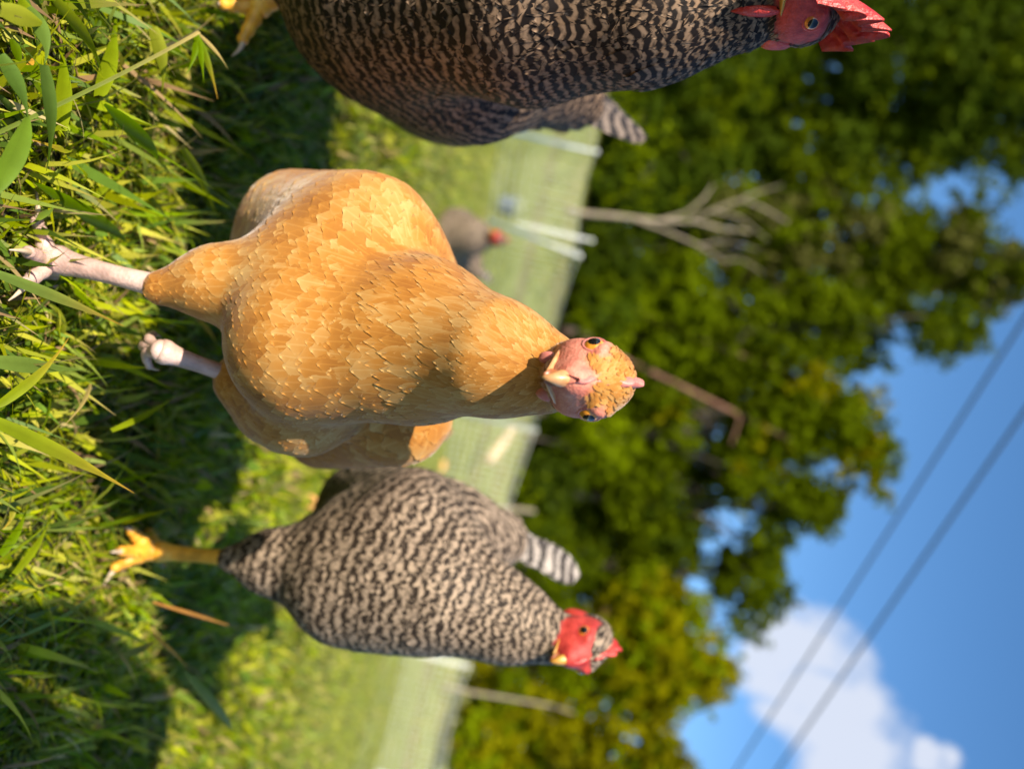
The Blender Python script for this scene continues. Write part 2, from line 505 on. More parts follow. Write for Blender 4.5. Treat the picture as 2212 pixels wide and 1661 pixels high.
def field(n, y0, y1, h0, h1, hmin, hmax, wmin, wmax, prof, rows, lean, straw=0.06, power=1.0, curl=(0, 1.2), browntip=0.15, mul=1.3, pale=0.0):
    x, y = wedge(n, y0, y1, h0, h1, power)
    h = rng.uniform(hmin, hmax, n); w = rng.uniform(wmin, wmax, n)
    az = rng.uniform(0, 2 * np.pi, n)
    c = pick(n, straw) * mul
    c = c * (1 + 0.28 * np.sin(x * 7.3 + 2 * np.sin(y * 5.1)) * np.sin(y * 6.1 + 1.7 * np.sin(x * 4.3)) + 0.15 * np.sin(x * 19 + y * 3) * np.sin(y * 17))[:, None]
    c = c * (1 - pale) + np.array([0.34, 0.34, 0.13]) * pale
    tip = c.copy(); bt = rng.random(n) < browntip; tip[bt] = STRAWS[0] * 1.1
    parts.append(blades(x, y, h, w, az, rng.uniform(lean[0], lean[1], n), rng.uniform(curl[0], curl[1], n), rows, prof, c, tip))


# close turf: clover-like leaves and mown blades
field(30000, 0.30, 1.15, 0.55, 0.95, 0.012, 0.032, 0.0025, 0.006, pr_blade, 4, (0.3, 1.35), 0.10)
field(11000, 0.30, 1.2, 0.55, 1.0, 0.010, 0.024, 0.005, 0.011, pr_leaf, 4, (0.6, 1.5), 0.05)
field(9000, 0.33, 1.15, 0.5, 0.95, 0.009, 0.018, 0.008, 0.016, pr_leaf, 4, (0.9, 1.5), 0.03, mul=1.35)
field(3200, 0.30, 1.2, 0.55, 1.0, 0.035, 0.075, 0.003, 0.007, pr_blade, 6, (0.1, 1.1), 0.10)
field(700, 0.36, 0.95, 0.5, 0.8, 0.05, 0.11, 0.004, 0.009, pr_blade, 7, (0.2, 1.1), 0.05, browntip=0.35)
field(45000, 1.0, 2.6, 0.9, 1.9, 0.02, 0.045, 0.003, 0.008, pr_blade, 4, (0.2, 1.2), 0.08)
field(14000, 1.0, 2.6, 0.9, 1.9, 0.015, 0.035, 0.007, 0.014, pr_leaf, 4, (0.5, 1.4), 0.05)
field(5000, 1.0, 2.6, 0.9, 1.9, 0.04, 0.085, 0.005, 0.012, pr_blade, 6, (0.3, 1.3), 0.12)
field(5000, 1.0, 2.8, 0.9, 1.9, 0.03, 0.05, 0.014, 0.026, pr_leaf, 4, (0.6, 1.4), 0.06)
field(60000, 2.4, 7.5, 1.7, 5, 0.03, 0.06, 0.006, 0.016, pr_blade, 3, (0.3, 1.3), 0.05, 1.1, mul=1.4, pale=0.3)
field(50000, 7, 20, 4.5, 13, 0.03, 0.07, 0.015, 0.04, pr_blade, 3, (0.5, 1.3), 0.06, mul=1.5, pale=0.5)
field(26000, 19, 42, 13, 27, 0.06, 0.16, 0.03, 0.09, pr_blade, 3, (0.3, 1.1), 0.18, mul=1.3, pale=0.4)


HK = np.array([1.35, 1.22, 0.85])


def hero(px0, py0, Y0, px1, py1, Y1, w, colr, tipc, arch=0.02, rows=14, sink=True, prof=pr_blade):
    """one long blade of the near turf"""
    a = P(px0, py0, Y0); b_ = P(px1, py1, Y1)
    mid = (a + b_) / 2 + np.array([0, 0, arch])
    pts = bez([a, mid, b_], rows); t = np.linspace(0, 1, rows)
    T = unit(np.gradient(pts, axis=0)); view = unit(pts - CAM + np.array([0.05, 0.1, 0.25]))
    s = unit(np.cross(T, view))
    ww = prof(t)[:, None] * w * 0.5
    n2 = unit(np.cross(s, T))
    V = np.stack([pts - s * ww, pts - n2 * ww * 0.35, pts + s * ww], 1).reshape(-1, 3)
    f = []
    for k in range(rows - 1):
        for q in (0, 1): f.append([3 * k + q, 3 * k + q + 1, 3 * k + q + 4, 3 * k + q + 3])
    C = np.ones((rows, 3, 4)); C[..., :3] = (np.array(colr) * HK * (1 - t[:, None] ** 2.5) + np.array(tipc) * HK * t[:, None] ** 2.5)[:, None, :]
    C[:, 1, :3] *= 0.8
    parts.append((V, np.array(f), C.reshape(-1, 4)))


g1, g2, g3, st = (0.11, 0.19, 0.02), (0.17, 0.23, 0.03), (0.22, 0.26, 0.05), (0.48, 0.30, 0.10)
hero(75, 395, 0.64, 275, 525, 0.80, 0.013, (0.09, 0.17, 0.015), (0.09, 0.17, 0.015), 0.012, prof=pr_leaf)
hero(-10, 880, 0.60, 148, 730, 0.66, 0.008, g2, st, 0.01)
hero(-10, 590, 0.58, 268, 705, 0.68, 0.008, (0.12, 0.19, 0.06), st, 0.012)
hero(-20, 905, 0.56, 290, 1065, 0.66, 0.010, g2, st, 0.012)
hero(-20, 780, 0.60, 185, 800, 0.70, 0.012, (0.12, 0.19, 0.06), (0.12, 0.19, 0.06), 0.006)
hero(195, 830, 0.74, 130, 925, 0.66, 0.004, (0.40, 0.33, 0.18), (0.5, 0.42, 0.25), 0.008)
hero(240, 930, 0.76, 390, 845, 0.86, 0.006, g2, g2, 0.01)
hero(-10, 290, 0.55, 430, 70, 0.72, 0.0032, (0.12, 0.17, 0.05), (0.40, 0.34, 0.2), 0.006, prof=lambda t: 0 * t + 1)
hero(430, 75, 0.73, 492, 150, 0.73, 0.003, (0.5, 0.42, 0.25), (0.5, 0.42, 0.25), 0.006)
hero(425, 70, 0.73, 400, 165, 0.72, 0.006, g1, g1, 0.006); hero(425, 75, 0.73, 470, 215, 0.74, 0.006, g1, st, 0.004)
hero(425, 75, 0.73, 440, 180, 0.72, 0.006, g1, g1, 0.002)
hero(60, 20, 0.55, 95, 140, 0.55, 0.010, (0.12, 0.2, 0.06), (0.12, 0.2, 0.06), 0.012)
hero(95, 140, 0.55, 100, 370, 0.60, 0.009, (0.12, 0.2, 0.06), g1, 0.008)
hero(-20, 430, 0.53, 60, 250, 0.56, 0.015, (0.11, 0.19, 0.04), (0.11, 0.19, 0.04), 0.006, prof=pr_leaf)
hero(0, 120, 0.54, 60, 260, 0.56, 0.010, (0.10, 0.18, 0.05), (0.10, 0.18, 0.05), 0.008)
hero(130, 285, 0.62, 128, 70, 0.66, 0.013, g2, g1, 0.006); hero(215, 210, 0.66, 250, 20, 0.72, 0.014, g2, g1, 0.006)
hero(225, 225, 0.66, 340, 345, 0.76, 0.014, (0.09, 0.18, 0.015), (0.09, 0.18, 0.015), 0.010, prof=pr_leaf)
hero(330, 60, 0.72, 350, 200, 0.74, 0.012, g3, g2, 0.008); hero(395, 320, 0.80, 465, 460, 0.92, 0.010, g2, g2, 0.006)
hero(120, 0, 0.60, 220, 160, 0.68, 0.009, g2, g1, 0.012); hero(60, 60, 0.56, 30, -30, 0.56, 0.012, g2, g1, 0.004)
hero(165, 335, 0.65, 60, 300, 0.58, 0.007, g2, st, 0.012); hero(0, 20, 0.52, 110, 60, 0.56, 0.012, g3, g2, 0.006)
hero(400, 1450, 0.93, 500, 1575, 1.08, 0.013, (0.15, 0.21, 0.05), (0.15, 0.21, 0.05), 0.006, prof=pr_leaf)
hero(330, 1370, 0.88, 410, 1450, 0.96, 0.004, st, (0.3, 0.12, 0.06), 0.008)
hero(330, 1300, 0.90, 540, 1365, 1.10, 0.004, (0.36, 0.2, 0.1), (0.3, 0.2, 0.1), 0.012)
hero(270, 1415, 0.84, 345, 1375, 0.9, 0.008, (0.16, 0.2, 0.08), st, 0.006)
hero(0, 1200, 0.70, 60, 1090, 0.74, 0.008, g1, g2, 0.006); hero(30, 1240, 0.72, 110, 1110, 0.78, 0.007, g2, g2, 0.008)
for k in range(26):       # more long mown blades lying in the near turf
    px = random.uniform(0, 420); py = random.uniform(0, 1250); Y = 0.4 * F / ((1090 - (py - 830) * 0.23 - px) * 0.974)
    an = random.uniform(0, 6.28); ln = random.uniform(60, 170)
    hero(px, py, Y * 0.97, px + ln * math.cos(an), py + ln * math.sin(an), Y * 0.97 + 0.0006 * ln * math.cos(an), random.uniform(0.005, 0.010),
         random.choice([g1, g2, g3, (0.10, 0.17, 0.05), st]), random.choice([g1, g2, st]), random.uniform(0.002, 0.015))
vs, fs, cs, off = [], [], [], 0
for (v, f, c) in parts:
    vs.append(v); fs.append(f + off); cs.append(c); off += len(v)
tag(mesh('grass', np.concatenate(vs), np.concatenate(fs), M['grass'], col=np.concatenate(cs)),
    'mixed lawn grass and small weeds covering the hen run', None, kind='stuff')


# ------------------------------------------------------------------ implicit bodies
def cone_sdf(p, a, b, ra, rb):
    ab = b - a; L2 = float(ab @ ab) + 1e-12
    t = np.clip(((p - a) @ ab) / L2, 0, 1)
    return np.linalg.norm(p - a - t[:, None] * ab, axis=1) - (ra + (rb - ra) * t)


def ell_sdf(p, c, R, r):
    q = (p - c) @ R.T
    k = np.linalg.norm(q / r, axis=1)
    return (k - 1) * min(r) * np.where(k > 1, 1.0, 1.0)


def prim_sdf(pr, p):
    if pr[0] == 'c': return cone_sdf(p, *pr[1])
    return ell_sdf(p, *pr[1])


def body_sdf(prims, p):
    d = None
    for pr in prims:
        e = prim_sdf(pr, p); k = pr[3]
        if d is None: d = e
        else:
            h = np.clip(0.5 + 0.5 * (d - e) / k, 0, 1)
            d = d * (1 - h) + e * h - k * h * (1 - h)
    return d


def surface(prims, vox, lo, hi):
    n = np.ceil((hi - lo) / vox).astype(int) + 1
    xs = [lo[i] + vox * np.arange(n[i]) for i in range(3)]
    D = np.empty(n, np.float32)
    YY, ZZ = np.meshgrid(xs[1], xs[2], indexing='ij')
    for i in range(0, n[0]):
        p = np.stack([np.full(YY.size, xs[0][i]), YY.ravel(), ZZ.ravel()], 1)
        D[i] = body_sdf(prims, p).reshape(YY.shape)
    S = D < 0
    cell = np.zeros(n - 1, bool); cnt = np.zeros(n - 1, np.float32); acc = np.zeros(tuple(n - 1) + (3,), np.float32)
    offs = [(i, j, k) for i in (0, 1) for j in (0, 1) for k in (0, 1)]
    def sub(A, o): return A[o[0]:A.shape[0] - 1 + o[0], o[1]:A.shape[1] - 1 + o[1], o[2]:A.shape[2] - 1 + o[2]]
    for o in offs:
        for ax in range(3):
            if o[ax]: continue
            q = list(o); q[ax] = 1
            s1, s2 = sub(S, o), sub(S, q); x = s1 != s2
            d1, d2 = sub(D, o), sub(D, q)
            tt = np.where(x, d1 / np.where(x, d1 - d2, 1), 0)
            for c in range(3):
                acc[..., c] += np.where(x, o[c] + (tt if c == ax else 0), 0)
            cnt += x
    cell = cnt > 0
    idx = -np.ones(n - 1, np.int64); w = np.argwhere(cell); idx[cell] = np.arange(len(w))
    V = lo + (w + acc[cell] / cnt[cell][:, None]) * vox
    Fs = []
    for ax in range(3):
        q = [0, 0, 0]; q[ax] = 1
        A = S[:n[0] - q[0], :n[1] - q[1], :n[2] - q[2]]; B = S[q[0]:, q[1]:, q[2]:]
        e = np.argwhere(A != B)
        o1, o2 = [(1, 2), (2, 0), (0, 1)][ax]
        e = e[(e[:, o1] > 0) & (e[:, o2] > 0) & (e[:, o1] < n[o1] - 1) & (e[:, o2] < n[o2] - 1)]
        def cid(d1, d2):
            c = e.copy(); c[:, o1] -= d1; c[:, o2] -= d2
            return idx[c[:, 0], c[:, 1], c[:, 2]]
        f = np.stack([cid(0, 0), cid(1, 0), cid(1, 1), cid(0, 1)], 1)
        flip = ~A[e[:, 0], e[:, 1], e[:, 2]]
        f[flip] = f[flip][:, ::-1]
        Fs.append(f)
    return V, np.concatenate(Fs)


def grad(prims, p, e=0.0015):
    g = np.empty_like(p)
    for i in range(3):
        d = np.zeros(3); d[i] = e
        g[:, i] = body_sdf(prims, p + d) - body_sdf(prims, p - d)
    return unit(g)


def feathers(prims, pts, nrm, fl, L, Wd, rnd, lift, headc, rows=6):
    """overlapping curved feathers hugging the body"""
    n = len(pts)
    side = unit(np.cross(nrm, fl))
    t = np.array([0, 0.3, 0.55, 0.74, 0.88, 0.96, 1.0]); rows = 7
    s = np.array([-1.0, -0.5, 0, 0.5, 1.0])
    prof = np.clip(np.sqrt(np.clip(1 - (np.clip(t - 0.5, 0, 1) / 0.5) ** 2.6, 0, 1)) * (0.6 + 0.4 * np.clip(t / 0.4, 0, 1)), 0.30, 1)
    along = (t * 1.0)[None, :, None, None] * L[:, None, None, None] * fl[:, None, None, :]
    # rounded tip: the sides end before the shaft
    back = -(np.abs(s) ** 2)[None, None, :, None] * (0.10 * t)[None, :, None, None] * L[:, None, None, None] * fl[:, None, None, :]
    acr = (s[None, None, :, None] * prof[None, :, None, None] * 0.5 * Wd[:, None, None, None]) * side[:, None, None, :]
    c = (pts - fl * L[:, None] * 0.45)[:, None, None, :] + along + back + acr
    flat = c.reshape(-1, 3)
    sd_ = body_sdf(prims, flat).reshape(n, rows, 5)
    hgt = 0.0007 + lift[:, None, None] * L[:, None, None] * t[None, :, None] - (np.abs(s) ** 2)[None, None, :] * (prof ** 2 * (1 - t ** 5))[None, :, None] * 0.018 * Wd[:, None, None]
    g = nrm[:, None, None, :]
    c = c + g * (hgt - np.clip(sd_, -0.02, 0.02))[..., None]
    V = c.reshape(-1, 3)
    base = (np.arange(n) * rows * 5)[:, None]
    f = np.array([[r * 5 + q, r * 5 + q + 1, (r + 1) * 5 + q + 1, (r + 1) * 5 + q] for r in range(rows - 1) for q in range(4)]).ravel()
    C = np.zeros((n, rows, 5, 4))
    C[..., 0] = t[None, :, None]; C[..., 1] = (s * 0.5 + 0.5)[None, None, :]; C[..., 2] = rnd[:, None, None]
    ds = np.linalg.norm(c - headc, axis=-1)
    C[..., 3] = np.maximum(ds, 0.001) ** 0.75 * 60.0
    return V, (base + f[None, :]).reshape(-1, 4), C.reshape(-1, 4)


def scatter(V, Fq, spacing_fn, dens, maxn=60000):
    """blue-noise points on a quad mesh"""
    A = V[Fq]; e1 = A[:, 1] - A[:, 0]; e2 = A[:, 3] - A[:, 0]
    ar = np.linalg.norm(np.cross(e1, e2), axis=1); cum = np.cumsum(ar)
    n = min(maxn, int(cum[-1] * dens))
    k = np.searchsorted(cum, rng.random(n) * cum[-1]); k = np.minimum(k, len(Fq) - 1)
    u, v = rng.random((2, n, 1))
    p = (A[k, 0] * (1 - u) + A[k, 1] * u) * (1 - v) + (A[k, 3] * (1 - u) + A[k, 2] * u) * v
    sp = spacing_fn(p)
    keep = sp > 0; p = p[keep]; sp = sp[keep]
    h = 0.012; grid = {}; sel = []
    pl = p.tolist(); sl = sp.tolist()
    for i, (q, r) in enumerate(zip(pl, sl)):
        c = (int(q[0] // h), int(q[1] // h), int(q[2] // h)); ok = True
        for dx in (-1, 0, 1):
            for dy in (-1, 0, 1):
                for dz in (-1, 0, 1):
                    for (w, rw) in grid.get((c[0] + dx, c[1] + dy, c[2] + dz), ()):
                        if (w[0] - q[0]) ** 2 + (w[1] - q[1]) ** 2 + (w[2] - q[2]) ** 2 < r * r: ok = False; break
                    if not ok: break
                if not ok: break
            if not ok: break
        if ok: grid.setdefault(c, []).append((q, r)); sel.append(i)
    return p[sel]


# feather sizes per region: length, width, spacing, lift
SIZES = {'body': (0.032, 0.021, 0.0070, 0.009), 'breast': (0.028, 0.018, 0.0062, 0.009), 'neck': (0.028, 0.009, 0.0042, 0.015), 'head': (0.0062, 0.0022, 0.0013, 0.05),
         'thigh': (0.020, 0.015, 0.0055, 0.016), 'wing': (0.042, 0.034, 0.0105, 0.016), 'rump': (0.036, 0.018, 0.0085, 0.10)}


def ring(c, n, r, tr, seg=24, ts=8, sx=1.0):
    """torus round axis n"""
    n = unit(n); a = unit(np.cross(n, [0.1, 0.2, 1])); b_ = np.cross(n, a)
    V = []; Fc = []
    for i in range(seg):
        al = 2 * math.pi * i / seg; d = a * math.cos(al) + b_ * math.sin(al)
        for k in range(ts):
            be = 2 * math.pi * k / ts
            V.append(c + d * (r + tr * math.cos(be)) + n * tr * math.sin(be))
    for i in range(seg):
        for k in range(ts):
            Fc.append([i * ts + k, ((i + 1) % seg) * ts + k, ((i + 1) % seg) * ts + (k + 1) % ts, i * ts + (k + 1) % ts])
    return V, Fc


def make_leg(root, top, ankle, toes, r0, r1, mat, hind=None, label=None, ball=1.0):
    """shank with its toes; toes = list of point lists, last point is the claw tip"""
    top = np.asarray(top); ankle = np.asarray(ankle)
    n = 16; t = np.linspace(0, 1, n)
    pts = top * (1 - t[:, None]) + ankle * t[:, None]
    rad = r0 + (r1 - r0) * np.abs(np.sin(math.pi * (0.5 + t / 1.0)) ** 2 - 1) * 0.9
    rad = r0 * (1 - 0.22 * np.sin(math.pi * t)) * (1 + 0.03 * np.sin(t * 90))
    rad[-3:] *= (1.08, 1.2, 1.1)
    leg = MB().add(tube(pts, rad, 12, 1.1)).add(ell(ankle, np.eye(3), (r0 * 1.25 * ball, r0 * 1.2 * ball, r0 * ball), 14, 10)).build('leg', mat, root)
    if label: leg['label'] = label
    for tp in toes + ([hind] if hind is not None else []):
        tp = [np.asarray(q, float) for q in tp]
        body = np.array(tp[:-1])
        k = 14; u = np.linspace(0, len(body) - 1, k)
        pp = np.stack([np.interp(u, np.arange(len(body)), body[:, c]) for c in range(3)], 1)
        for _ in range(2): pp[1:-1] = (pp[:-2] + 2 * pp[1:-1] + pp[2:]) / 4
        tt = np.linspace(0, 1, k)
        rr = r1 * (1 - 0.42 * tt) * (1 + 0.10 * np.sin(tt * 19))
        d = unit(body[-1] - body[-2])
        cl = bez([body[-1] - d * r1 * 0.3, body[-1] + d * r1 * 1.2 + np.array([0, 0, r1 * 0.5]), tp[-1]], 6)
        mb = MB().add(tube(pp, rr, 10, 0.95), 0).add(ell(body[-1], np.eye(3), (r1 * 0.62,) * 3, 10, 8), 0)
        mb.add(tube(cl, np.linspace(r1 * 0.42, r1 * 0.06, 6), 8), 1)
        mb.build('toe', [mat, M['claw']], leg)
    return leg


def long_feather(base, tip, w, nrm, sag=0.0, rows=12, tpow=1.0):
    base = np.asarray(base); tip = np.asarray(tip)
    L = np.linalg.norm(tip - base); d = (tip - base) / L
    nrm = unit(nrm - d * (nrm @ d)); s = np.cross(d, nrm)
    t = np.linspace(0, 1, rows); q = np.array([-1, -0.5, 0, 0.5, 1.0])
    prof = np.clip(np.sqrt(np.clip(1 - (np.clip(t - 0.7, 0, 1) / 0.3) ** 2, 0, 1)) * (0.45 + 0.55 * np.clip(t / 0.5, 0, 1)), 0.08, 1)
    c = base + t[:, None, None] * (tip - base) + (np.sin(math.pi * t) * sag)[:, None, None] * nrm \
        + (q[None, :, None] * prof[:, None, None] * w * 0.5) * s - (np.abs(q) ** 2)[None, :, None] * nrm * w * 0.12
    C = np.zeros((rows, 5, 4)); C[..., 0] = t[:, None]; C[..., 1] = q * 0.5 + 0.5; C[..., 2] = rng.random(); C[..., 3] = 1
    f = [[r * 5 + k, r * 5 + k + 1, (r + 1) * 5 + k + 1, (r + 1) * 5 + k] for r in range(rows - 1) for k in range(4)]
    return c.reshape(-1, 3), np.array(f), C.reshape(-1, 4)


def joinarr(lst):
    vs, fs, cs, off = [], [], [], 0
    for (v, f, c) in lst:
        vs.append(v); fs.append(f + off); cs.append(c); off += len(v)
    return np.concatenate(vs), np.concatenate(fs), np.concatenate(cs)


def make_hen(name, label, foot, prims_px, head, style, legs, tail=(), vox=0.0036, scale=1.0, group=None, size_k=1.0):
    """prims_px: (tag, (px,py,Y,rpx), (px,py,Y,rpx)) listed front/top to back/bottom, the way the feathers lie"""
    root = thing(name, label, 'hen', foot, group)
    prims = []
    for (tg, a_, b_) in prims_px:
        pa, pb = P(*a_[:3]), P(*b_[:3])
        prims.append(('c', (pa, pb, a_[3] * a_[2] / F, b_[3] * b_[2] / F), tg, 0.030 * size_k if tg != 'thigh' else 0.022 * size_k))
    C, f, u, s = P(*head['c']), unit(head['f']), head['u'], head['s']
    u = unit(np.asarray(u, float) - f * (np.asarray(u) @ f)); r = np.cross(u, f)     # r: the bird's left
    R = np.stack([f, r, u])
    H = lambda x, y, z: C + (f * x + r * y + u * z) * s
    hp = [('e', (H(-0.002, 0, 0.003), R, np.array([0.029, 0.0190, 0.0215]) * s), 'head', 0.008 * s),
          ('c', (H(0.008, 0, -0.001), H(0.029, 0, -0.003), 0.0165 * s, 0.0085 * s), 'head', 0.008 * s),
          ('c', (H(0.004, 0, -0.012), H(0.024, 0, -0.012), 0.0125 * s, 0.0065 * s), 'head', 0.008 * s),
          ('e', (H(0.004, 0.0125, -0.006), R, np.array([0.015, 0.0085, 0.011]) * s), 'head', 0.006 * s),
          ('e', (H(0.004, -0.0125, -0.006), R, np.array([0.015, 0.0085, 0.011]) * s), 'head', 0.006 * s),
          ('e', (H(0.010, 0.0155, 0.0095), R, np.array([0.012, 0.0050, 0.0045]) * s), 'head', 0.005 * s),
          ('e', (H(0.010, -0.0155, 0.0095), R, np.array([0.012, 0.0050, 0.0045]) * s), 'head', 0.005 * s)]
    prims = prims + hp
    ext = []
    for pr in prims:
        if pr[0] == 'c': ext += [pr[1][0] - max(pr[1][2:]), pr[1][0] + max(pr[1][2:]), pr[1][1] - max(pr[1][2:]), pr[1][1] + max(pr[1][2:])]
        else: ext += [pr[1][0] - max(pr[1][2]), pr[1][0] + max(pr[1][2])]
    ext = np.array(ext)
    V, Fq = surface(prims, vox, ext.min(0) - 0.02, ext.max(0) + 0.02)
    # face mask in head coordinates
    def hl(p): return (p - C) @ R.T / s
    def face(p):
        q = hl(p); x, y, z = q[:, 0], np.abs(q[:, 1]), q[:, 2]
        if style == 'buff':
            m = (x > -0.010) & (x < 0.06) & (z > -0.017) & (z < 0.0135 - 0.3 * np.clip(0.012 - y, 0, 1)) & (y < 0.05)
            m &= ~((z > 0.0045) & (x < 0.027) & (y < 0.0125) & (y > 0.0025 * (x > 0.012))) | (x > 0.0275)
            m &= (z > -0.011) | (x > -0.002)
        else:
            m = (x > -0.009) & (x < 0.06) & (z > -0.017) & (z < 0.0140) & (y < 0.05)
            m &= ~((z > 0.006) & (x < 0.018) & (y < 0.012))
            m &= (z > -0.012) | (x > 0.004)
        return m
    col = np.zeros((len(V), 4)); col[:, 0] = face(V); col[:, 3] = 1
    # soften the mask a little
    acc = col[:, 0].copy(); cnt = np.ones(len(V))
    for q in range(4):
        i, j = Fq[:, q], Fq[:, (q + 1) % 4]
        np.add.at(acc, i, col[j, 0]); np.add.at(acc, j, col[i, 0]); np.add.at(cnt, i, 1); np.add.at(cnt, j, 1)
    col[:, 0] = acc / cnt
    mesh('body', V, Fq, M['body_buff' if style == 'buff' else 'body_barred'], root, col=col)

    # --- plumage
    tags = [pr[2] for pr in prims]; utags = list(dict.fromkeys(tags))

    def classify(p):
        D = np.stack([prim_sdf(pr, p) for pr in prims], 1)
        return np.argmin(D, 1), D

    def spacing(p):
        k, D = classify(p)
        sp = np.array([SIZES[tags[i].split(':')[0]][2] for i in range(len(prims))])[k] * size_k
        sp[face(p)] = 0
        isneck = np.array([tags[i] == 'neck' for i in range(len(prims))])[k]
        dh = np.linalg.norm(hl(p), axis=1)
        sp = np.where(isneck, sp * np.clip(dh / 0.075, 0.5, 1.25), sp)
        return sp
    pts = scatter(V, Fq, spacing, 1.0e5 / size_k ** 2 * 1.7, 70000)
    nrm = grad(prims, pts)
    k, D = classify(pts)
    wts = np.exp(-(D - D.min(1, keepdims=True)) / (0.02 * size_k))
    dirs = []
    for pr in prims:
        if pr[0] == 'c' and pr[2] != 'head': dirs.append(unit(pr[1][1] - pr[1][0]))
        else: dirs.append(unit(-f - 0.25 * u))
    fl = wts @ np.array(dirs)
    grav = np.array([0, 0, -0.35])
    notail = np.array([0.0 if tg in ('head', 'rump') else 1.0 for tg in tags])[k]
    fl = fl + grav * notail[:, None]
    fl = fl - nrm * np.sum(fl * nrm, 1, keepdims=True)
    fl = unit(fl + 0.17 * rng.normal(size=fl.shape) * 1.0)
    fl = unit(fl - nrm * np.sum(fl * nrm, 1, keepdims=True))
    SZ = np.array([SIZES[tg.split(':')[0]] for tg in tags])[k] * np.array([size_k, size_k, size_k, 1])
    jit = rng.uniform(0.72, 1.22, len(pts))
    L, Wd = SZ[:, 0] * jit, SZ[:, 1] * jit
    isneck = np.array([tg == 'neck' for tg in tags])[k]
    dh = np.linalg.norm(hl(pts), axis=1)
    nk = np.clip(dh / 0.085, 0.35, 1.25)
    L = np.where(isneck, L * nk, L); Wd = np.where(isneck, Wd * np.clip(nk, 0.5, 1.2), Wd)
    lift = SZ[:, 3] * rng.uniform(0.4, 1.4, len(pts)) + (0 if style == 'buff' else 1) * (rng.random(len(pts)) < 0.03) * rng.uniform(0.02, 0.07, len(pts))
    rnd = rng.random(len(pts))
    mat = M['buff'] if style == 'buff' else M[style]
    wmat = M['buff_wing'] if style == 'buff' else M[style]
    groups = {'plumage': [], 'hackle': []}
    for i, tg in enumerate(tags):
        key = 'wing' + tg[4:] if tg.startswith('wing') else ('hackle' if tg == 'neck' else 'plumage')
        groups.setdefault(key, []).append(i)
    for key, ids in groups.items():
        sel = np.isin(k, ids)
        if sel.sum() < 5: continue
        v, ff, cc = feathers(prims, pts[sel], nrm[sel], fl[sel], L[sel], Wd[sel], rnd[sel], lift[sel], C)
        mesh(key.split(':')[0], v, ff, wmat if key.startswith('wing') else mat, root, col=cc)
    # loose down that softens the outline
    dn = scatter(V, Fq, lambda p: np.where(face(p) | (np.linalg.norm(hl(p), axis=1) < 0.03) | ((style == 'buff') & (p[:, 1] < 0.86)), 0, (0.0095 if style == 'buff' else 0.0056) * size_k), 0.8e5 / size_k ** 2, 60000)
    dnn = grad(prims, dn); kd, _ = classify(dn)
    dfl = unit(np.array(dirs)[kd] + np.array([0, 0, -0.3]) + 0.55 * rng.normal(size=dn.shape)); dfl = unit(dfl - dnn * np.sum(dfl * dnn, 1, keepdims=True))
    nd = len(dn)
    v, ff, cc = feathers(prims, dn, dnn, dfl, rng.uniform(0.008, 0.017, nd) * size_k, rng.uniform(0.0006, 0.0016, nd) * size_k, rng.random(nd), rng.uniform(0.02, 0.13, nd), C)
    mesh('down', v, ff, mat, root, col=cc)
    # --- tail
    if len(tail):
        mesh('tail', *joinarr([long_feather(*q) for q in tail])[:2], M['buff_wing'] if style == 'buff' else M['barred_tail' if style == 'barred' else 'barred_dark_tail'], root,
             col=joinarr([long_feather(*q) for q in tail])[2])
    # --- head furniture
    skin = M['pink_skin'] if style == 'buff' else M['red_skin']
    horn = M['horn'] if style == 'buff' else M['horn_yellow']
    es = head.get('eye', 0.0058)
    for sd_ in (1, -1):
        n_ = unit(r * sd_ * 0.82 + f * 0.56 + u * 0.04)
        ec = H(0.0135, 0.0152 * sd_, 0.0045)
        a1 = unit(np.cross(n_, u)); a2 = np.cross(n_, a1)
        v, fc = ell(ec, (a1, a2, n_), (es * s,) * 3, 28, 24)
        mi = [1 if (i // 28) < 4 else 0 for i in range(len(fc))]
        eye = mesh('eye', v, fc, [M['iris' if style == 'buff' else 'iris_red'], M['pupil']], root, midx=mi)
        v, fc = ring(ec + n_ * es * s * 0.52, n_, es * s * 0.90, es * s * 0.14)
        mesh('eyelid', v, fc, skin, eye)
    # beak: upper and lower mandibles
    def mandible(prof, nm, mt, parent):
        Vv = []; Fc = []; seg = 16
        for (x, hw, zt, zb) in prof:
            for q in range(seg):
                a_ = 2 * math.pi * q / seg; ca, sa = math.cos(a_), math.sin(a_)
                yy = hw * ca; zz = (zt + zb) / 2 + (zt - zb) / 2 * sa * (1 - 0.25 * abs(ca))
                Vv.append(H(x, yy, zz))
        for i in range(len(prof) - 1):
            for q in range(seg):
                Fc.append([i * seg + q, i * seg + (q + 1) % seg, (i + 1) * seg + (q + 1) % seg, (i + 1) * seg + q])
        Fc.append(list(range(seg))[::-1]); Fc.append([(len(prof) - 1) * seg + q for q in range(seg)])
        return mesh(nm, Vv, Fc, mt, parent)
    up = [(0.014, 0.0150, -0.002, -0.0095), (0.022, 0.0092, 0.0006, -0.0098), (0.029, 0.0060, 0.0018, -0.0095), (0.036, 0.0042, 0.0008, -0.0102), (0.041, 0.0044, -0.0022, -0.0118), (0.045, 0.0026, -0.0064, -0.0140), (0.0475, 0.0010, -0.0110, -0.0160)]
    lo = [(0.012, 0.0160, -0.0110, -0.0155), (0.020, 0.0135, -0.0106, -0.0165), (0.028, 0.0098, -0.0108, -0.0168), (0.035, 0.0060, -0.0120, -0.0166), (0.0405, 0.0024, -0.0138, -0.0162)]
    if 'beak_k' in head:
        kk = head['beak_k']; up = [(0.018 + (x - 0.018) * kk, w_, a_, b_) for x, w_, a_, b_ in up]; lo = [(0.016 + (x - 0.016) * kk, w_, a_, b_) for x, w_, a_, b_ in lo]
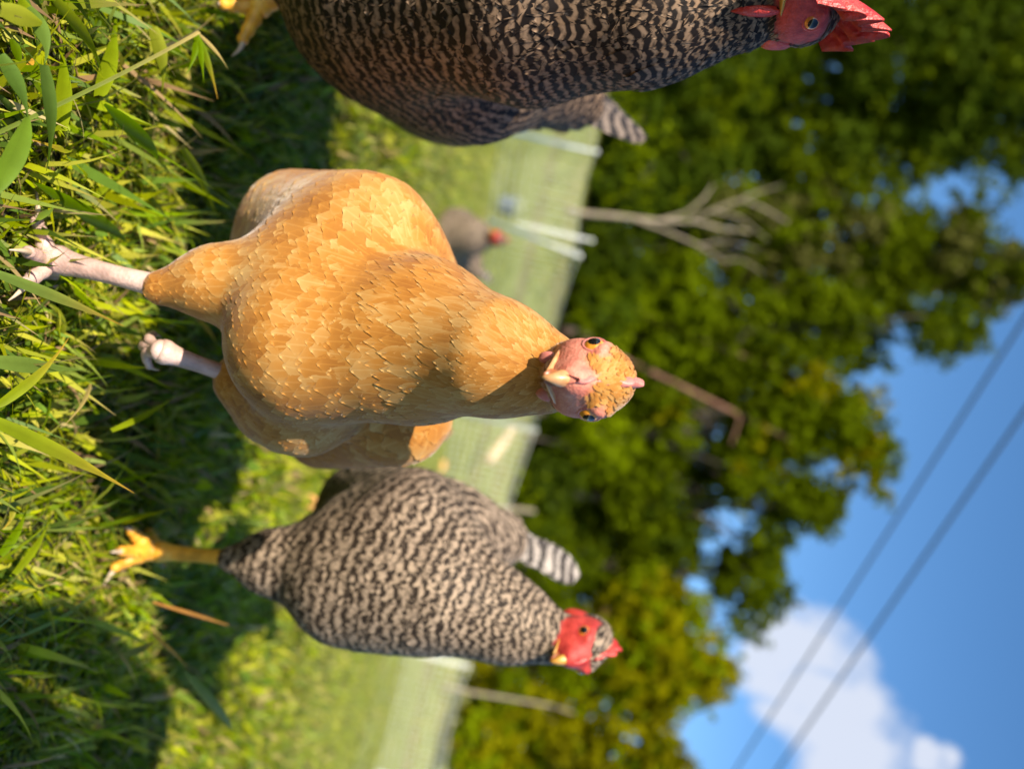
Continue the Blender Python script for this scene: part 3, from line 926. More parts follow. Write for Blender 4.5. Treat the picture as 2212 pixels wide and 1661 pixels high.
    bk = mandible(up, 'beak', horn, root)
    mandible(lo, 'lower_beak', horn, bk)
    gape = [(x, w_ * 1.03, b_ + 0.0006, b_ - 0.0020) for (x, w_, a_, b_) in up[:-1]]
    mandible(gape, 'mouth_line', M['horn_dark'], bk)
    for sd_ in (1, -1):
        mesh('nostril', *ell(H(0.0265, 0.0062 * sd_, -0.0010), (f, r, u), np.array([0.0030, 0.0016, 0.0011]) * s, 12, 8), M['horn_dark'], bk)
    # comb: serrated blade on the mid line
    cb = head['comb']; nn = 60; x = np.linspace(cb['x0'], cb['x1'], nn); tt = np.linspace(0, 1, nn)
    top = []
    for q in range(nn):
        env = math.sin(math.pi * min(1, max(0, tt[q] * 0.9 + 0.05))) ** 0.6
        tooth = abs(math.sin(math.pi * tt[q] * cb['n'])) ** 0.8
        top.append(cb['h'] * env * (1 - cb.get('cut', 0.6) + cb.get('cut', 0.6) * tooth))
    zb = np.interp(x, [-0.03, -0.015, 0, 0.012, 0.022, 0.03, 0.036], [0.010, 0.0205, 0.0245, 0.0195, 0.010, 0.0045, 0.001])
    Vv = []; Fc = []; layers = 7
    for q in range(nn):
        for l in range(layers):
            fr = l / (layers - 1)
            z = zb[q] + cb.get('lift', 0) - 0.006 + (top[q] + 0.006) * fr
            th = cb['th'] * (1 - fr) ** 0.7 * (0.4 + 0.6 * math.sin(math.pi * min(max(tt[q], 0.02), 0.98))) + 0.0006
            wob = cb.get('bend', 0) * fr ** 1.5 + 0.0012 * math.sin(q * 0.5) * fr
            back = cb.get('rake', 0.25) * top[q] * fr
            Vv.append(H(x[q] - back, th + wob, z)); Vv.append(H(x[q] - back, -th + wob, z))
    def vi(q, l, sd): return (q * layers + l) * 2 + sd
    for q in range(nn - 1):
        for l in range(layers - 1):
            Fc.append([vi(q, l, 0), vi(q + 1, l, 0), vi(q + 1, l + 1, 0), vi(q, l + 1, 0)])
            Fc.append([vi(q, l, 1), vi(q, l + 1, 1), vi(q + 1, l + 1, 1), vi(q + 1, l, 1)])
        Fc.append([vi(q, layers - 1, 0), vi(q + 1, layers - 1, 0), vi(q + 1, layers - 1, 1), vi(q, layers - 1, 1)])
    mesh('comb', Vv, Fc, skin, root)
    for sd_ in (1, -1):
        wl = head['wattle']
        ax = (unit(f * 0.9 + r * 0.3 * sd_), unit(r - f * 0.2 * sd_), u)
        mesh('wattle', *ell(H(0.012, 0.0095 * sd_, -0.016 - wl * 0.62), ax, (wl * 0.62 * s, 0.0034 * s, wl * s), 18, 14, 0.09, int(5 + sd_)), skin, root)
        mesh('earlobe', *ell(H(-0.011, 0.0165 * sd_, -0.0105), (f, r, u), (0.0065 * s * head.get('lobe', 1), 0.0038 * s, 0.0085 * s * head.get('lobe', 1)), 16, 12, 0.1, 3), skin, root)
    # --- legs
    for lg in legs: make_leg(root, **lg)
    return root


def PG(px, py):
    """ground point seen at that place in the picture"""
    d = ray(px, py); Y = 0.6
    for _ in range(40):
        p = CAM + d * Y
        Y += (p[2] - float(ground(p[0], p[1]))) / max(1e-3, -d[2]) * 0.8
    return CAM + d * Y


def toe_pts(start, pix, Ys, claw):
    return [start] + [P(a_[0], a_[1], y_) for a_, y_ in zip(pix, Ys)] + [P(*claw)]


# ---- buff hen, walking to the camera
mainp = [
    ('breast', (900, 745, 0.665, 160), (672, 738, 0.685, 180)),
    ('body', (760, 640, 0.74, 235), (700, 650, 0.90, 215)),
    ('rump', (760, 700, 0.88, 170), (860, 800, 1.0, 90)),
    ('wing:1', (800, 500, 0.72, 112), (640, 490, 0.84, 118)),
    ('wing:2', (860, 890, 0.79, 115), (700, 925, 0.92, 85)),
    ('breast', (660, 890, 0.73, 95), (590, 880, 0.76, 80)),
    ('thigh', (600, 620, 0.70, 110), (470, 612, 0.695, 72)),
    ('thigh', (470, 612, 0.695, 66), (350, 622, 0.69, 36)),
    ('thigh', (620, 850, 0.74, 100), (520, 822, 0.745, 55)),
    ('neck', (1180, 806, 0.588, 84), (1065, 772, 0.605, 108)),
    ('neck', (1065, 772, 0.605, 108), (930, 735, 0.655, 158)),
]
ank = P(112, 560, 0.690)
main_legs = [
    dict(top=P(365, 624, 0.69), ankle=ank, r0=0.0098, r1=0.0084, mat=M['leg_pink'], label='standing pale pink leg',
         toes=[toe_pts(ank, [(85, 590), (55, 612)], [0.67, 0.65], (18, 650, 0.632)),
               toe_pts(ank, [(88, 560), (62, 545)], [0.67, 0.645], (20, 540, 0.62)),
               toe_pts(ank, [(92, 520), (80, 480)], [0.685, 0.675], (78, 405, 0.665))],
         hind=toe_pts(ank, [(110, 585), (112, 610)], [0.71, 0.725], (105, 630, 0.74))),
]
a2 = P(345, 757, 0.71)
main_legs.append(dict(top=P(530, 822, 0.745), ankle=a2, ball=0.8, r0=0.0094, r1=0.0056, mat=M['leg_pink'], label='lifted pink leg with the toes curled under',
         toes=[toe_pts(a2, [(312, 762), (322, 790)], [0.722, 0.745], (345, 800, 0.757)),
               toe_pts(a2, [(306, 745), (312, 752)], [0.728, 0.752], (330, 765, 0.765)),
               toe_pts(a2, [(318, 730), (330, 722)], [0.725, 0.748], (348, 728, 0.76))]))
ft = P(80, 565, 0.69); ft[2] = ground(ft[0], ft[1])
make_hen('buff_hen', 'golden buff hen with pink face walking up to the camera between barred hens', ft, mainp,
         dict(c=(1272, 818, 0.560), f=(0.08, -0.96, -0.28), u=(-0.16, 0.0, 1), s=1.22, eye=0.0066, beak_k=0.84,
              comb=dict(x0=0.038, x1=-0.010, h=0.0070, n=5, th=0.0038, bend=0.0, lift=0.001), wattle=0.0058, lobe=0.9), 'buff', main_legs,
         tail=[(P(860, 800, 0.96), P(960 - 14 * i, 955 + 8 * i, 1.08 + 0.01 * i), 0.045, np.array([0.7, -0.6, 0.1]), 0.01) for i in range(5)])

# ---- barred hen on the right (lower in the picture)
bp = [
    ('breast', (960, 1275, 0.93, 118), (760, 1255, 0.97, 138)),
    ('body', (880, 1215, 0.98, 178), (820, 1185, 1.16, 160)),
    ('body', (760, 1200, 1.02, 125), (680, 1205, 1.04, 85)),
    ('wing:1', (900, 1110, 1.02, 92), (770, 1075, 1.18, 70)),
    ('wing:2', (880, 1310, 1.00, 80), (780, 1290, 1.15, 75)),
    ('rump', (960, 1150, 1.12, 110), (1080, 1165, 1.22, 55)),
    ('thigh', (700, 1225, 0.99, 112), (590, 1214, 0.985, 66)),
    ('thigh', (590, 1214, 0.985, 62), (500, 1207, 0.98, 27)),
    ('neck', (1185, 1372, 0.905, 58), (1090, 1335, 0.92, 82)),
    ('neck', (1090, 1335, 0.92, 82), (960, 1275, 0.945, 122)),
]
a3 = P(335, 1190, 0.985)
bl = [dict(top=P(515, 1207, 0.98), ankle=a3, r0=0.0100, r1=0.0100, mat=M['leg_yellow'],
           toes=[toe_pts(a3, [(290, 1205), (250, 1225)], [0.965, 0.955], (222, 1268, 0.948)),
                 toe_pts(a3, [(285, 1192), (262, 1190)], [0.96, 0.94], (238, 1192, 0.925)),
                 toe_pts(a3, [(300, 1165), (285, 1148)], [0.97, 0.96], (262, 1140, 0.955))],
           hind=toe_pts(a3, [(330, 1170), (322, 1150)], [1.01, 1.03], (315, 1140, 1.04))),
      dict(top=P(600, 1205, 1.12), ankle=P(372, 1196, 1.15), r0=0.0085, r1=0.0075, mat=M['leg_yellow'],
           toes=[[P(372, 1196, 1.15), P(355, 1196, 1.12), P(345, 1197, 1.10), P(340, 1198, 1.09)],
                 [P(372, 1196, 1.15), P(358, 1180, 1.13), P(350, 1170, 1.11), P(345, 1165, 1.10)],
                 [P(372, 1196, 1.15), P(358, 1210, 1.13), P(350, 1220, 1.11), P(345, 1225, 1.10)]])]
tl = []
for i in range(9):
    q = i / 8
    tl.append((P(1030 + 12 * i, 1160 + 2 * i, 1.19 + 0.006 * i), P(1150 + 105 * q, 1170 + 75 * q + random.uniform(-6, 6), 1.30 - 0.02 * q), 0.048, np.array([-0.55, -0.75, 0.3]), 0.008))
ft = P(300, 1195, 0.97); ft[2] = ground(ft[0], ft[1])
make_hen('barred_hen', 'barred hen with red comb standing on one yellow leg right of the buff hen', ft, bp,
         dict(c=(1258, 1384, 0.90), f=(0.26, -0.90, -0.30), u=(-0.18, 0, 1), s=1.25, eye=0.0062, beak_k=0.82,
              comb=dict(x0=0.036, x1=-0.018, h=0.0105, n=5, th=0.0034, bend=0.001), wattle=0.0135, lobe=1.3), 'barred', bl, tail=tl)

# ---- tall barred hen at the left (top of the picture), cut by the frame
lp = [
    ('breast', (1120, -10, 0.709, 205), (860, -30, 0.780, 220)),
    ('body', (940, -10, 0.858, 275), (960, 70, 1.118, 215)),
    ('body', (800, -20, 0.832, 190), (720, -20, 0.910, 90)),
    ('wing:1', (1030, 140, 0.884, 160), (980, 180, 1.118, 115)),
    ('wing:2', (980, -230, 0.884, 150), (930, -160, 1.118, 120)),
    ('rump', (1080, 130, 1.040, 135), (1240, 215, 1.209, 60)),
    ('neck', (1600, 15, 0.643, 92), (1400, 30, 0.670, 128)),
    ('neck', (1400, 30, 0.670, 128), (1180, 20, 0.715, 185)),
    ('thigh', (740, -60, 0.858, 120), (620, -35, 0.858, 45)),
]
a4 = P(520, 12, 0.858)
ll = [dict(top=P(660, -20, 0.858), ankle=P(560, 10, 0.858), r0=0.0112, r1=0.0098, mat=M['leg_yellow'], label='lifted yellow leg with spread toes',
           toes=[[P(560, 10, 0.858), P(520, 14, 0.852), P(485, 10, 0.845), P(468, 6, 0.842)],
                 [P(560, 10, 0.858), P(545, 50, 0.852), P(525, 85, 0.845), P(500, 122, 0.842)],
                 [P(560, 10, 0.858), P(530, -20, 0.845), P(500, -40, 0.839), P(480, -50, 0.832)]]),
      dict(top=P(600, -190, 0.936), ankle=PG(330, -150), r0=0.0112, r1=0.0098, mat=M['leg_yellow'],
           toes=[[PG(330, -150), P(200, -105, 0.910), P(175, -100, 0.884), P(160, -100, 0.858)],
                 [PG(330, -150), P(205, -75, 0.923), P(195, -50, 0.910), P(185, -35, 0.897)],
                 [PG(330, -150), P(205, -135, 0.923), P(195, -160, 0.910), P(185, -175, 0.897)]])]
tl = []
for i in range(9):
    q = i / 8
    tl.append((P(1150 + 10 * i, 215 + 3 * i, 1.20), P(1300 + 100 * q, 190 + 105 * q, 1.30 - 0.02 * q), 0.040, np.array([-0.3, -0.9, 0.1]), 0.006))
ft = PG(330, -150); ft[2] = ground(ft[0], ft[1])
make_hen('barred_hen', 'tall dark barred hen with large red serrated comb cut off by the left edge', ft, lp,
         dict(c=(1728, 16, 0.63), f=(-0.06, -0.98, -0.16), u=(-0.16, 0.1, 1), s=1.22, eye=0.0058,
              comb=dict(x0=0.036, x1=-0.022, h=0.030, n=7, th=0.0036, bend=0.018, rake=0.0, cut=0.75), wattle=0.017, lobe=1.2), 'barred_dark', ll, tail=tl, vox=0.005, size_k=1.25)

# ---- small barred hens far behind
def far_hen(px, py, Y, label, flip=1, k=1.0):
    q = lambda dx, dy, dY, r: (px + dx * k, py + dy * k, Y + dY, r * k)
    pp = [('breast', q(25, -8, -0.08, 40), q(-25, -12, -0.05, 44)),
          ('body', q(-5, -20 * flip, 0.0, 50), q(0, 25 * flip, 0.12, 42)),
          ('rump', q(10, 35 * flip, 0.1, 34), q(35, 66 * flip, 0.12, 14)),
          ('neck', q(66, -6, -0.12, 16), q(25, -10, -0.08, 30))]
    ft = P(px - 95 * k, py - 10, Y); ft[2] = ground(ft[0], ft[1])
    lg = []
    for dy in (-22, 6):
        an = P(px - 100 * k, py + dy - 12, Y); an[2] = ground(an[0], an[1]) + 0.012
        lg.append(dict(top=P(px - 40 * k, py + dy, Y), ankle=an, r0=0.008, r1=0.007, mat=M['leg_yellow'],
                  toes=[[an, an + np.array([dx, -0.03, -0.006]), an + np.array([dx * 1.7, -0.05, -0.008]), an + np.array([dx * 2, -0.062, -0.01])] for dx in (-0.02, 0, 0.02)]))
    tl = [(P(px + 28 * k, py + 50 * flip * k, Y + 0.12), P(px + (58 + 3 * i) * k, py + (78 + 3 * i) * flip * k, Y + 0.16), 0.035, np.array([0.0, -1, 0.1]), 0.004) for i in range(5)]
    make_hen('barred_hen', label, ft, pp, dict(c=(px + 82 * k, py - 4, Y - 0.14), f=(-0.35, -0.85, -0.3), u=(0, 0, 1), s=1.3,
             comb=dict(x0=0.036, x1=-0.018, h=0.018, n=5, th=0.0034), wattle=0.012, lobe=1.2), 'barred', lg, tail=tl, vox=0.008, size_k=1.6)
far_hen(992, 520, 3.6, 'small dark barred hen in the distance in front of the leaning fence post')


# ------------------------------------------------------------------ electric net fence
fence = thing('electric_net_fence', 'white electric poultry netting with slim white posts across the lawn', 'fence', G(0, 11.5))
posts = []   # (top px, py, Y) 
path = [P(1345, 60, 6.6), P(1292, 330, 7.7), P(1256, 552, 8.7), P(1160, 930, 12.0), P(1018, 1440, 13.0), P(960, 1700, 13.2), P(900, 2100, 13.4)]
for k, pt in enumerate(path):
    nxt = path[min(k + 1, len(path) - 1)]
mb = MB()
for k in range(len(path) - 1):
    A, B = path[k], path[k + 1]
    Ld = np.linalg.norm(B - A)
    n = int(Ld / 0.10)
    def at(tt, fr):
        top = A * (1 - tt) + B * tt; top = top - np.array([0, 0, 0.07 * math.sin(math.pi * tt)])
        gz = float(ground(top[0], top[1])) + 0.02
        return np.array([top[0], top[1], gz + (top[2] - 0.03 - gz) * fr])
    for fr in (0.0, 0.08, 0.17, 0.26, 0.36, 0.46, 0.57, 0.68, 0.79, 0.9, 1.0):
        mb.add(tube([at(tt, fr) for tt in np.linspace(0, 1, 13)], 0.0042, 4))
    for i in range(n):
        tt = (i + 0.5) / n
        mb.add(tube([at(tt, 0), at(tt, 1)], 0.0038, 4))
mb.build('netting', M['net_cord'], fence)


def post(top, base, r=0.017, lab=None):
    d = unit(top - base)
    m_ = MB().add(tube([base - d * 0.03, base, top - d * 0.06], r, 12)).add(tube([top - d * 0.06, top - d * 0.01, top], [r * 1.25, r * 1.25, r * 0.9], 12))
    for fr in (0.15, 0.4, 0.65, 0.9):
        c = base * (1 - fr) + top * fr
        m_.add(tube([c, c + np.array([0, -0.028, 0.0])], 0.004, 6))
    o = m_.build('post', M['white_plastic'], fence)
    if lab: o['label'] = lab
for k, pt in enumerate(path):
    if k == 2: continue
    b_ = G(pt[0], pt[1]); post(pt, b_)
post(P(1256, 555, 8.7), P(1040, 468, 8.6), 0.017, 'leaning white fence post')
post(P(1282, 521, 9.2), P(1120, 484, 9.2), 0.015, 'white fence post beside the leaning one')

# ------------------------------------------------------------------ small things on the lawn
o = MB().add(tube(bez([P(1052, 1000, 17), P(1085, 958, 17.2), P(1108, 925, 17.4)], 8), [0.10, 0.12, 0.12, 0.11, 0.11, 0.10, 0.08, 0.06], 10)).build('branch', M['straw'])
tag(o, 'pale tan fallen branch lying behind the fence net', 'branch')
bkt = thing('feed_tub', 'small blue-grey plastic tub behind the netting beside the leaning post', 'tub', G(P(1075, 440, 9.4)[0], 9.4))
c0 = np.array([P(1075, 440, 9.4)[0], 9.4, 0.0]); c0[2] = float(ground(c0[0], c0[1]))
prof = [(0.08, 0.0), (0.10, 0.02), (0.11, 0.13), (0.12, 0.14), (0.12, 0.15), (0.10, 0.145), (0.09, 0.03), (0.0, 0.028)]
V = []; Fc = []
for (r_, z_) in prof:
    for q in range(24): V.append(c0 + np.array([r_ * math.cos(q * math.pi / 12), r_ * math.sin(q * math.pi / 12), z_ * 1.3]))
for i in range(len(prof) - 1):
    for q in range(24): Fc.append([i * 24 + q, i * 24 + (q + 1) % 24, (i + 1) * 24 + (q + 1) % 24, (i + 1) * 24 + q])
mesh('tub_shell', V, Fc, M['blue_grey'], bkt)
hd = bez([c0 + np.array([-0.115, 0, 0.18]), c0 + np.array([-0.1, -0.12, 0.30]), c0 + np.array([0.1, -0.12, 0.30]), c0 + np.array([0.115, 0, 0.18])], 12)
MB().add(tube(hd, 0.006, 8)).build('handle', M['white_plastic'], bkt)


def dead_leaf(px, py, w, h, label, mat):
    c = PG(px, py); c[2] += 0.035
    V = []; Fc = []; n = 9
    for i in range(n):
        t_ = i / (n - 1)
        for j in range(5):
            s_ = (j - 2) / 2
            V.append(c + np.array([(t_ - 0.5) * w, s_ * h * math.sin(math.pi * max(0.03, min(0.97, t_))) * 0.8, 0.015 * s_ * s_ + 0.02 * math.sin(t_ * 3) + s_ * h * 0.5]))
    for i in range(n - 1):
        for j in range(4): Fc.append([i * 5 + j, i * 5 + j + 1, i * 5 + j + 6, i * 5 + j + 5])
    return tag(mesh('dead_leaf', V, Fc, mat), label, 'leaf')
dead_leaf(948, 1003, 0.14, 0.05, 'large orange dead leaf on the grass behind the buff hen tail', M['orange_leaf'])
dead_leaf(622, 1072, 0.03, 0.010, 'small orange leaf in the grass left of the barred hen leg', M['orange_leaf'])


# ------------------------------------------------------------------ trees and shrubs
OL = np.array([0.100, 0.132, 0.012]); DK = np.array([0.055, 0.082, 0.010]); LIME = np.array([0.17, 0.22, 0.010]); YG = np.array([0.23, 0.215, 0.008]); GY = np.array([0.12, 0.12, 0.035])
BR = np.array([0.16, 0.11, 0.035])


def foliage(centres, radii, nper, size, base, var=0.3, accent=None, pacc=0.1):
    """leaf faces scattered in clumps"""
    Vs = []; Cs = []
    for c, r_ in zip(centres, radii):
        n = max(12, int(nper * (r_ ** 2)))
        ns = max(3, n // 22)                       # sprays of leaves round short twigs
        d0 = unit(rng.normal(size=(ns, 3)) + np.array([0, -0.1, 0.1])); b0 = c + d0 * r_ * rng.uniform(0.15, 1.05, (ns, 1)) ** 0.7
        ax = unit(d0 + rng.normal(size=(ns, 3)) * 0.6 + np.array([0, 0, -0.35])); ln = r_ * rng.uniform(0.2, 0.65, (ns, 1))
        q_ = rng.integers(0, ns, n); d = d0[q_]
        p = b0[q_] + ax[q_] * ln[q_] * rng.random((n, 1)) + rng.normal(size=(n, 3)) * 0.085 * r_
        nr = unit(d * 0.7 + rng.normal(size=(n, 3)) * 0.7 + np.array([0, 0, 0.4]))
        a_ = unit(np.cross(nr, rng.normal(size=(n, 3)))); b_ = np.cross(nr, a_)
        s_ = size * rng.uniform(0.6, 1.5, (n, 1))
        Vq = np.stack([p - a_ * s_, p - b_ * s_ * 0.5, p + a_ * s_, p + b_ * s_ * 0.5], 1)
        cb = base * rng.uniform(1 - var, 1 + var)
        if accent is not None and rng.random() < pacc: cb = accent
        cc = np.ones((n, 4, 4)); cc[..., :3] = (cb * rng.uniform(0.75, 1.3, (n, 1)))[:, None, :]
        Vs.append(Vq.reshape(-1, 3)); Cs.append(cc.reshape(-1, 4))
    V = np.concatenate(Vs); C = np.concatenate(Cs)
    return V, np.arange(len(V)).reshape(-1, 4), C


def tree(name, label, cat, base_px, Y, blobs, base, leaf=0.115, nper=560, clump=0.95, group='trees along the far edge of the field', accent=None, pacc=0.1, trunk_r=0.22, bark='bark', depth=2.2, fill=1.0, var=0.3):
    """blobs: (px, py, half extent up, half extent sideways) of the crown as it stands at distance Y"""
    bx = P(*base_px, Y); foot = G(bx[0], Y)
    root = thing(name, label, cat, foot, group)
    cs = []; rs = []
    for (px, py, ru, rh) in blobs:
        area = math.pi * ru * rh * (Y / F) ** 2
        n = max(2, int(area / (clump ** 2) * 2.1 * fill))
        for _ in range(n):
            while True:
                u_, v_, w_ = rng.uniform(-1, 1, 3)
                if u_ * u_ + v_ * v_ + w_ * w_ < 1: break
            c = P(px + u_ * ru * 0.92, py + v_ * rh * 0.92, Y + w_ * depth)
            if c[2] < foot[2] + 0.3: c[2] = foot[2] + 0.3
            cs.append(c); rs.append(clump * rng.uniform(0.55, 1.2))
    V, Fq, C = foliage(cs, rs, nper, leaf, base, var, accent, pacc)
    mesh('crown', V, Fq, M['leaf'], root, col=C)
    zt = max(c[2] for c in cs); top = np.mean([c for c in cs], 0); top[2] = foot[2] + (zt - foot[2]) * 0.75
    mb = MB()
    tr = bez([foot - np.array([0, 0, 0.2]), foot * 0.6 + top * 0.4 + np.array([0.3, 0, 0.3]), top], 14)
    mb.add(tube(tr, np.linspace(trunk_r, trunk_r * 0.25, 14), 10))
    for _ in range(min(22, 6 + len(cs) // 5)):
        q = cs[rng.integers(len(cs))]; i = int(rng.integers(3, 12)); s0 = tr[i]
        mid = (s0 + q) / 2 + np.array([0, 0, 0.3])
        mb.add(tube(bez([s0, mid, q], 7), np.linspace(trunk_r * 0.32, 0.02, 7), 6))
    mb.build('trunk', M[bark], root)
    return root


T = tree
# back row, left to right of the upright view
T('tree', 'tallest dark olive tree behind the comb of the left barred hen', 'tree', (1300, 60), 40, [(1900, 60, 330, 150), (2150, 120, 170, 190), (2300, 60, 150, 200), (1600, 60, 200, 150)], DK * 1.15, accent=OL)
T('tree', 'dark broad tree rising behind the bare sapling left of the sky gap', 'tree', (1300, 300), 42, [(1800, 290, 300, 150), (2080, 260, 110, 110), (2200, 330, 60, 60), (1720, 400, 95, 70), (1550, 300, 180, 150)], DK * 1.2, accent=OL, pacc=0.25)
T('tree', 'olive tree whose top spreads under the bright blue wedge of sky', 'tree', (1260, 520), 38, [(1850, 520, 200, 130), (2060, 560, 80, 80), (2190, 590, 60, 70), (2110, 640, 60, 50), (2090, 480, 55, 60), (1600, 520, 150, 130)], OL, accent=GY, pacc=0.3)
T('tree', 'tall olive tree with ragged top behind the two reddish trunks', 'tree', (1220, 720), 37, [(1850, 690, 160, 110), (2040, 700, 80, 70), (1650, 720, 170, 120), (2060, 740, 40, 35), (1450, 720, 140, 120), (1470, 610, 90, 60)], OL * 1.05, accent=DK)
T('tree', 'green tree with scraggly twigs reaching to the power lines', 'tree', (1180, 900), 37, [(1740, 880, 110, 90), (1830, 940, 90, 90), (1895, 980, 35, 60), (1900, 1060, 22, 35), (1660, 880, 90, 90), (1610, 1000, 70, 90), (1700, 980, 60, 60), (1430, 880, 130, 110)], OL * 1.1, accent=YG, pacc=0.2, clump=0.85)
T('tree', 'olive tree standing over the row of small sky holes', 'tree', (1150, 1060), 38, [(1720, 1090, 90, 70), (1790, 1150, 28, 22), (1650, 1160, 60, 50), (1760, 1060, 70, 50), (1590, 1060, 45, 50), (1400, 1050, 110, 110)], OL * 1.05, accent=DK, clump=0.75)
T('tree', 'thin branched tree crown left of the white cloud', 'tree', (1130, 1230), 39, [(1640, 1230, 60, 60), (1680, 1290, 38, 40), (1620, 1340, 35, 40), (1570, 1260, 50, 60), (1420, 1200, 90, 100)], OL, accent=DK, clump=0.7)
T('tree', 'bright yellow-green bushy tree below the white cloud', 'tree', (1050, 1440), 35, [(1460, 1400, 140, 120), (1520, 1450, 60, 70), (1400, 1480, 110, 110), (1380, 1350, 120, 100), (1250, 1430, 130, 120)], YG, accent=LIME, pacc=0.3, clump=0.8, var=0.2)
T('tree', 'green tree at the right end of the tree line', 'tree', (1000, 1620), 34, [(1330, 1620, 120, 90), (1430, 1640, 40, 50), (1200, 1620, 130, 90), (1160, 1540, 70, 70), (1100, 1620, 90, 100), (1450, 1700, 60, 60)], YG * 0.85, accent=OL, pacc=0.3, clump=0.8)
T('tree', 'middle olive tree filling the wood behind the buff hen head', 'tree', (1180, 800), 41, [(1500, 800, 200, 120), (1450, 980, 170, 110), (1350, 860, 150, 150)], DK * 1.25, accent=LIME, pacc=0.15)
T('tree', 'shaded tree in the wood above the right barred hen tail', 'tree', (1130, 1150), 40, [(1380, 1130, 150, 110), (1320, 1260, 140, 110), (1200, 1150, 100, 140)], OL * 0.85, accent=DK, pacc=0.3)
T('tree', 'dark tree in the wood behind the left barred hen neck', 'tree', (1280, 180), 37, [(1500, 180, 180, 140), (1430, 60, 160, 120), (1420, 360, 150, 130)], DK * 1.1, accent=LIME * 0.7, pacc=0.2)
for k_, (px, lab) in enumerate(((-40, 'farthest left'), (130, 'behind the left barred hen beak'), (300, 'behind the bare sapling crown'), (470, 'right of the bare sapling crown'), (640, 'above the dry grass patch'), (810, 'behind the buff hen comb'), (980, 'behind the bright lime shrub'), (1150, 'above the barred hen tail'), (1320, 'behind the right barred hen comb'), (1490, 'left of the lawn corner'), (1660, 'at the far right of the picture'))):
    hh = (330, 330, 320, 320, 300, 280, 240, 220, 190, 170, 150)[k_]
    T('tree', 'shaded tree deep in the wood ' + lab, 'tree', (1290 - 0.22 * px, px), 46, [(1130 - 0.2 * px + 130 + hh * 0.5, px, hh * 0.75, 120), (1190 - 0.2 * px, px, 110, 120)], DK * (1.0, 1.25, 0.9)[k_ % 3], accent=(OL, LIME * 0.8)[k_ % 2], pacc=0.25, clump=1.15, leaf=0.17, nper=300)
SG = 'shrubs at the foot of the wood'
def S(label, px, py, Y, ru, rh, base, **kw):
    T('shrub', label, 'shrub', (px - ru, py), Y, [(px, py, ru, rh), (px - ru * 0.4, py, ru * 0.7, rh * 1.15)], base, leaf=0.085, nper=600, clump=0.6, group=SG, trunk_r=0.06, depth=1.2, **kw)
S('dark green shrub right behind the left barred hen tail', 1370, 250, 33, 90, 70, DK * 1.2, accent=LIME, pacc=0.3)
S('dark shrub left of the bare sapling trunk', 1370, 390, 33, 80, 70, DK * 1.1, accent=LIME, pacc=0.3)
S('deep green shrub right of the bare sapling trunk', 1330, 560, 33, 80, 75, DK * 0.95, accent=OL, pacc=0.2)
S('shadowy shrub above the dry grass patch left of the buff hen head', 1320, 680, 33, 85, 70, DK * 1.2, accent=LIME, pacc=0.25)
S('bright lime green shrub right of the buff hen head', 1300, 960, 31, 70, 65, LIME * 1.05, accent=OL, pacc=0.3)
S('dark shrub between the buff hen neck and the lime shrub', 1240, 900, 33, 70, 60, DK, accent=OL, pacc=0.2)
S('dark green shrub left of the right barred hen tail', 1190, 1060, 31, 70, 70, DK, accent=LIME, pacc=0.25)
S('olive shrub right above the right barred hen tail tip', 1200, 1200, 30, 90, 80, OL, accent=DK, pacc=0.3)
S('yellow-green shrub under the beak of the right barred hen', 1090, 1480, 27, 75, 60, YG * 0.85, accent=OL, pacc=0.4)
S('low yellow-green shrub at the bottom right corner of the lawn', 1050, 1610, 26, 80, 70, YG * 0.8, accent=LIME, pacc=0.4)
S('green shrub behind the right barred hen comb', 1240, 1370, 30, 90, 80, OL, accent=BR, pacc=0.1)
S('dark shrub behind the left barred hen throat', 1480, 110, 32, 100, 80, DK * 1.1, accent=OL, pacc=0.3)


